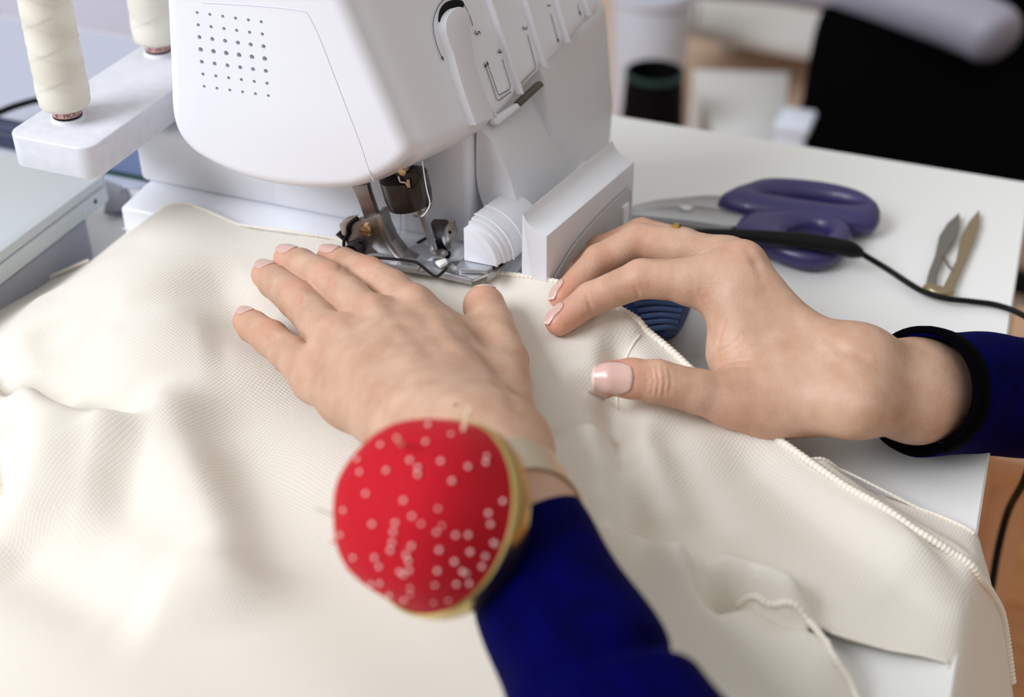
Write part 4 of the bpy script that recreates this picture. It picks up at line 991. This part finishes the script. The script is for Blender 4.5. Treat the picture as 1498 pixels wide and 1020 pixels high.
# ------------------------------------------------------------------ left of the machine
lap = empty('laptop', tuple(P(60, 300, z=.03)), 'closed pale grey laptop left of the sewing machine', 'laptop')
lm = mat('silver grey shell', (200, 206, 208), .42); ldk = mat('port dark', (60, 66, 72), .6)
LZ = .052; lx = P(152, 256, z=LZ)[0]; ly = P(155, 250, z=LZ)[1]
def rbox(lo, hi, rv, re, m, name, parent, label=None):
    bm = bmesh.new(); prism(bm, rrect(lo, hi, rv, lo[2]), (0, 0, hi[2] - lo[2]), re, 2); return link(name, bm, m, parent, sharp=50, label=label)
rbox((lx - .33, ly - .235, LZ - .0065), (lx, ly, LZ), .008, .002, lm, 'lid', lap)
lb = rbox((lx - .33, ly - .235, LZ - .019), (lx, ly, LZ - .0072), .008, .002, lm, 'body', lap)
for yy in (.018, .030):
    bm = bmesh.new(); lathe(bm, [(0, .0003), (.0016, .0003), (.0018, -.0004)], (lx, ly - yy, LZ - .0125), (1, 0, 0), 14); link('port', bm, ldk if yy < .02 else seam_m, lb)
bxm = mat('mid grey plastic', (158, 160, 170), .5)
gb = empty('grey_case', (lx - .1, ly - .12, 0), 'grey plastic case under the closed laptop', 'case')
rbox((lx - .32, ly - .225, 0), (lx - .004, ly - .018, .0295), .012, .003, bxm, 'case_body', gb)
bm = bmesh.new(); box(bm, (lx - .3, ly - .20, .0295), (lx - .03, ly - .03, LZ - .019)); link('foot_pad', bm, black, gb, smooth=False)
dk = mat('dark slate plastic', (62, 70, 98), .5)
ob = empty('slate_box', tuple(P(180, 240, z=.03)), 'slate blue box in the gap between spool arm and machine', 'box')
c = P(176, 262, z=0); rbox((c[0] - .06, c[1], 0), (-.256, c[1] + .03, .042), .004, .002, mat('slate blue', (112, 126, 162), .5), 'body', ob)
bm = bmesh.new(); box(bm, (c[0] - .058, c[1] - .0012, .0), (-.258, c[1] + .001, .006), .0004); link('trim_strip', bm, mat('dark green', (28, 62, 56), .5), ob)
ob = empty('navy_device', tuple(P(20, 180, z=0)), 'dark navy low device behind the closed laptop', 'device')
c = P(22, 186, z=.015); rbox((c[0] - .16, c[1] - .012, 0), (c[0] + .030, c[1] + .012, .014), .006, .003, mat('navy plastic', (52, 58, 84), .45), 'body', ob); rbox((c[0] - .14, c[1] - .006, .014), (c[0] + .02, c[1] + .006, .0152), .003, .0005, dk, 'panel', ob)
ob = empty('loose_cable', tuple(P(20, 160, z=.003)), 'thin black cable lying on the table at the far left', 'cable')
bm = bmesh.new(); tube(bm, cat([P(a, b, z=.0165) for a, b in ((-60,190),(0,164),(30,153),(58,146),(100,140),(150,138))], 8), .0026, 10); link('cord', bm, black, ob)
ob = empty('grey_ribbed_cloth', tuple(P(170, 295, z=0)), 'grey ribbed hose bundle on the table beside the machine base', 'hose')
for k in range(6):
    q = [P(150 + 6 * k, 268 + 2 * k, z=.004 + .002 * k), P(160 + 5 * k, 288, z=.010), P(158 + 4 * k, 312, z=.004)]
    bm = bmesh.new(); tube(bm, cat(q, 5), .0028, 8); link('hose', bm, mat('smoke grey', (132, 132, 140), .55), ob)
# ------------------------------------------------------------------ background beyond the table (on the floor)
def floor_at(px, py): return P(px, py, z=FZ)
FR = FZ + .0062
o = empty('pale_floor_overlay', (.2, 2.0, FZ)); tag(o, 'beige rug added to pale the wooden floor beyond the table', 'overlay')  # added sheet: the paler light on the far floor put into its colour
bm = bmesh.new(); box(bm, (-.9, 1.02, FZ), (1.1, 3.2, FZ + .006), .003); link('slab', bm, mat('beige rug pile', (204, 176, 152), .95, vary=.06, vscale=12, bump=.3, bscale=300), o)
bw = mat('bluish white plastic', (206, 212, 224), .45); offw = mat('off white board', (206, 205, 202), .6)
o = empty('white_bucket', (0, 0, 0)); c = P(951, 60, d=2.6); c[2] = FR; o.location = c; tag(o, 'tall white plastic bucket standing behind the table far end', 'bucket')
s_ = 2.6 / F; zt_ = P(950, -45, d=2.6)[2] - FR
bm = bmesh.new(); lathe(bm, [(0, .0), (46 * s_, 0), (50 * s_, .01), (58 * s_, zt_ - .02), (66 * s_, zt_ - .018), (66 * s_, zt_), (60 * s_, zt_), (56 * s_, zt_ - .02), (46 * s_, .02), (0, .02)], c, (0, 0, 1), 40); link('body', bm, bw, o, sharp=40)
bm = bmesh.new(); tube(bm, [c + np.array([66 * s_ * cos(a), 66 * s_ * sin(a), zt_ - .03 - .10 * sin(a / 2 * 2 if a < pi else 0)]) for a in np.linspace(0, pi, 20)], .004, 8); link('handle', bm, offw, o)
o = empty('black_bin', (0, 0, 0)); c = P(955, 150, d=2.0); o.location = (c[0], c[1], FR); tag(o, 'black waste bin with a dark green rim behind the table', 'bin')
s_ = 2.0 / F; zt_ = P(957, 92, d=2.0)[2] - FR; c[2] = FR
bm = bmesh.new(); lathe(bm, [(0, 0), (50 * s_, 0), (51 * s_, .02), (48 * s_, zt_ * .7), (42 * s_, zt_), (39 * s_, zt_), (39 * s_, .02), (0, .02)], c, (0, 0, 1), 36); link('body', bm, mat('black plastic', (4, 4, 5), .7, spec=.1), o, sharp=40)
bm = bmesh.new(); lathe(bm, [(41 * s_, zt_ - .005), (43 * s_, zt_ - .004), (43 * s_, zt_ + .002), (40 * s_, zt_ + .003)], c, (0, 0, 1), 36); link('rim', bm, mat('bottle green', (14, 56, 50), .5), o)
# white cardboard box
o = empty('white_box', (0, 0, 0)); a = P(1012, 106, d=2.2); b = P(1152, 126, d=2.2); ux = unit(np.array([b[0] - a[0], b[1] - a[1], 0])); L = np.linalg.norm((b - a)[:2]); uy = np.array([-ux[1], ux[0], 0]); zt_ = a[2]
a[2] = FR; o.location = a; tag(o, 'white open topped box on the floor beside the black bin', 'box')
bm = bmesh.new(); prism(bm, [a, a + ux * L, a + ux * (L * .78) - uy * .28, a + ux * .03 - uy * .28], (0, 0, zt_ - FR), .006); link('carton', bm, offw, o)
bm = bmesh.new(); prism(bm, [a + np.array([0, 0, zt_ - FR]), a + ux * L + np.array([0, 0, zt_ - FR]), a + ux * (L * .78) - uy * .28 + np.array([0, 0, zt_ - FR]), a + ux * .03 - uy * .28 + np.array([0, 0, zt_ - FR])], (0, 0, .006), .002); link('lid', bm, offw, o)
o = empty('small_white_box', (0, 0, 0)); a = P(1163, 190, d=1.82); o.location = (a[0], a[1], FR); tag(o, 'small bluish white box between the white box and black chair', 'box')
bm = bmesh.new(); box(bm, (a[0] - .022, a[1] - .03, FR), (a[0] + .020, a[1] + .03, a[2] + .01), .005); link('carton', bm, bw, o)
bm = bmesh.new(); box(bm, (a[0] - .024, a[1] - .032, a[2] + .004), (a[0] + .022, a[1] + .032, a[2] + .018), .004); link('lid', bm, bw, o)
# pale bench behind
o = empty('pale_bench', (0, 0, 0)); a = P(1000, 34, d=2.75); b = P(1335, 56, d=2.55); o.location = (a[0], a[1], FR); tag(o, 'pale grey bench top across the far floor behind the table', 'bench')
v = b - a; v[2] = 0; ux = unit(v); uy = np.array([-ux[1], ux[0], 0]); z1 = a[2]; a2 = a.copy(); a2[2] = z1 - .03
bm = bmesh.new(); prism(bm, [a2 - ux * .05, a2 + ux * np.linalg.norm(v), a2 + ux * np.linalg.norm(v) + uy * .5, a2 - ux * .05 + uy * .5], (0, 0, .03), .008); link('seat_board', bm, mat('pale grey board', (196, 193, 188), .5), o)
for k in (.06, .94):
    p = a2 + ux * np.linalg.norm(v) * k + uy * .25; bm = bmesh.new(); box(bm, (p[0] - .025, p[1] - .025, FR), (p[0] + .025, p[1] + .025, a2[2]), .004); link('leg', bm, edge_m, o)
# black upholstered chair with a grey armrest
o = empty('black_chair', (0, 0, 0)); c = P(1400, 200, d=2.0); o.location = (c[0], c[1], FR); tag(o, 'black upholstered chair with a grey curved arm behind the table', 'chair')
blk = mat('black upholstery', (2, 2, 3), .95, spec=.02)
def chunk(px, d0, back, m, name, bev=.02):
    bm = bmesh.new(); prism(bm, cat([P(a, b, d=dd) for a, b, dd in px], 5, True), back, bev, 3); return link(name, bm, m, o, sharp=60)
dirb = unit(np.array([FW[0], FW[1], 0]))
chunk([(1190,235,1.75),(1193,190,1.8),(1203,120,1.9),(1216,62,2.0),(1236,44,2.05),(1340,62,2.05),(1480,100,2.05),(1620,130,2.0),(1640,250,1.85),(1600,330,1.7),(1480,330,1.68),(1300,290,1.70)], 2, dirb * .10, blk, 'seat', .01)
chunk([(1420,30,2.15),(1440,-40,2.2),(1560,-60,2.2),(1700,0,2.2),(1700,140,2.15),(1560,120,2.12),(1480,70,2.12)], 2, dirb * .06, blk, 'backrest', .01)
gr = mat('grey plastic arm', (150, 148, 160), .5)
pts = [P(1020, -45, d=2.25), P(1150, -35, d=2.2), P(1280, -10, d=2.12), P(1380, 20, d=2.05), P(1445, 46, d=2.0), P(1468, 62, d=1.98)]
bm = bmesh.new(); tube(bm, cat(pts, 6), list(np.interp(np.linspace(0, 1, 31), [0, .85, .95, 1], [.046, .046, .036, .012])), 20); link('armrest', bm, gr, o, sharp=None)
c = P(1400, 240, d=1.95); bm = bmesh.new(); tube(bm, [(c[0], c[1] + .1, FR + .05), (c[0], c[1] + .1, c[2] - .03)], .03, 16); link('gas_column', bm, black, o)
for k in range(5):
    a = 2 * pi * k / 5; bm = bmesh.new(); tube(bm, [(c[0], c[1] + .1, FR + .07), (c[0] + .26 * cos(a), c[1] + .1 + .26 * sin(a), FR + .03)], [.025, .016], 10); link('leg', bm, black, o)
# wooden stool right of the table
o = empty('wooden_stool', (0, 0, 0)); c = P(1510, 690, z=-.30); o.location = (c[0], c[1], FZ); tag(o, 'light wooden stool below the right sleeve beside the table', 'stool')
wd = mat('light wood', (214, 172, 136), .5, vary=.08, vscale=20)
bm = bmesh.new(); e0 = P(1440, 708, z=-.30); e1 = P(1560, 735, z=-.30); v = unit(e1 - e0); u = np.array([-v[1], v[0], 0]); prism(bm, [e0, e1 + v * .15, e1 + v * .15 + u * .25, e0 + u * .25], (0, 0, .03), .006); link('seat', bm, wd, o)
for f, g in ((.03, .03), (.03, .22), (.2, .03), (.2, .22)):
    p = e0 + v * f + u * g; bm = bmesh.new(); box(bm, (p[0] - .014, p[1] - .014, FZ), (p[0] + .014, p[1] + .014, -.30), .003); link('leg', bm, wd, o)
# dark cabinet far left
o = empty('dark_cabinet', (0, 0, 0)); c = P(5, 10, d=1.9); o.location = (c[0], c[1], FZ); tag(o, 'dark low cabinet beyond the table at the upper left corner', 'cabinet')
bm = bmesh.new(); box(bm, (c[0] - .6, c[1], FZ), (c[0] - .005, c[1] + .4, c[2]), .004); link('body', bm, mat('charcoal board', (44, 46, 56), .5), o)
bm = bmesh.new(); box(bm, (c[0] - .55, c[1] - .012, FZ + .05), (c[0] - .03, c[1], c[2] - .02), .003); link('door', bm, dk, o)
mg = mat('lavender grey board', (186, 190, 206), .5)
o = empty('grey_partition', (-.9, .40, FZ)); tag(o, 'lavender grey partition panel standing behind the table at upper left', 'partition')
a = P(24, 60, y=.42); b = P(330, 60, y=.42)
bm = bmesh.new(); box(bm, (a[0], .40, FZ), (b[0], .425, .03), .003); link('panel', bm, mg, o)
for x in (a[0] + .03, b[0] - .03):
    bm = bmesh.new(); box(bm, (x - .02, .37, FZ), (x + .02, .455, FZ + .03), .004); link('foot', bm, edge_m, o)
o = empty('table_tint_sheet', (-.6, .22, 0)); tag(o, 'lavender grey sheet added to tint the white table behind the spool arm', 'tint sheet')  # added sheet: bluish light on the white tabletop, given as a colour
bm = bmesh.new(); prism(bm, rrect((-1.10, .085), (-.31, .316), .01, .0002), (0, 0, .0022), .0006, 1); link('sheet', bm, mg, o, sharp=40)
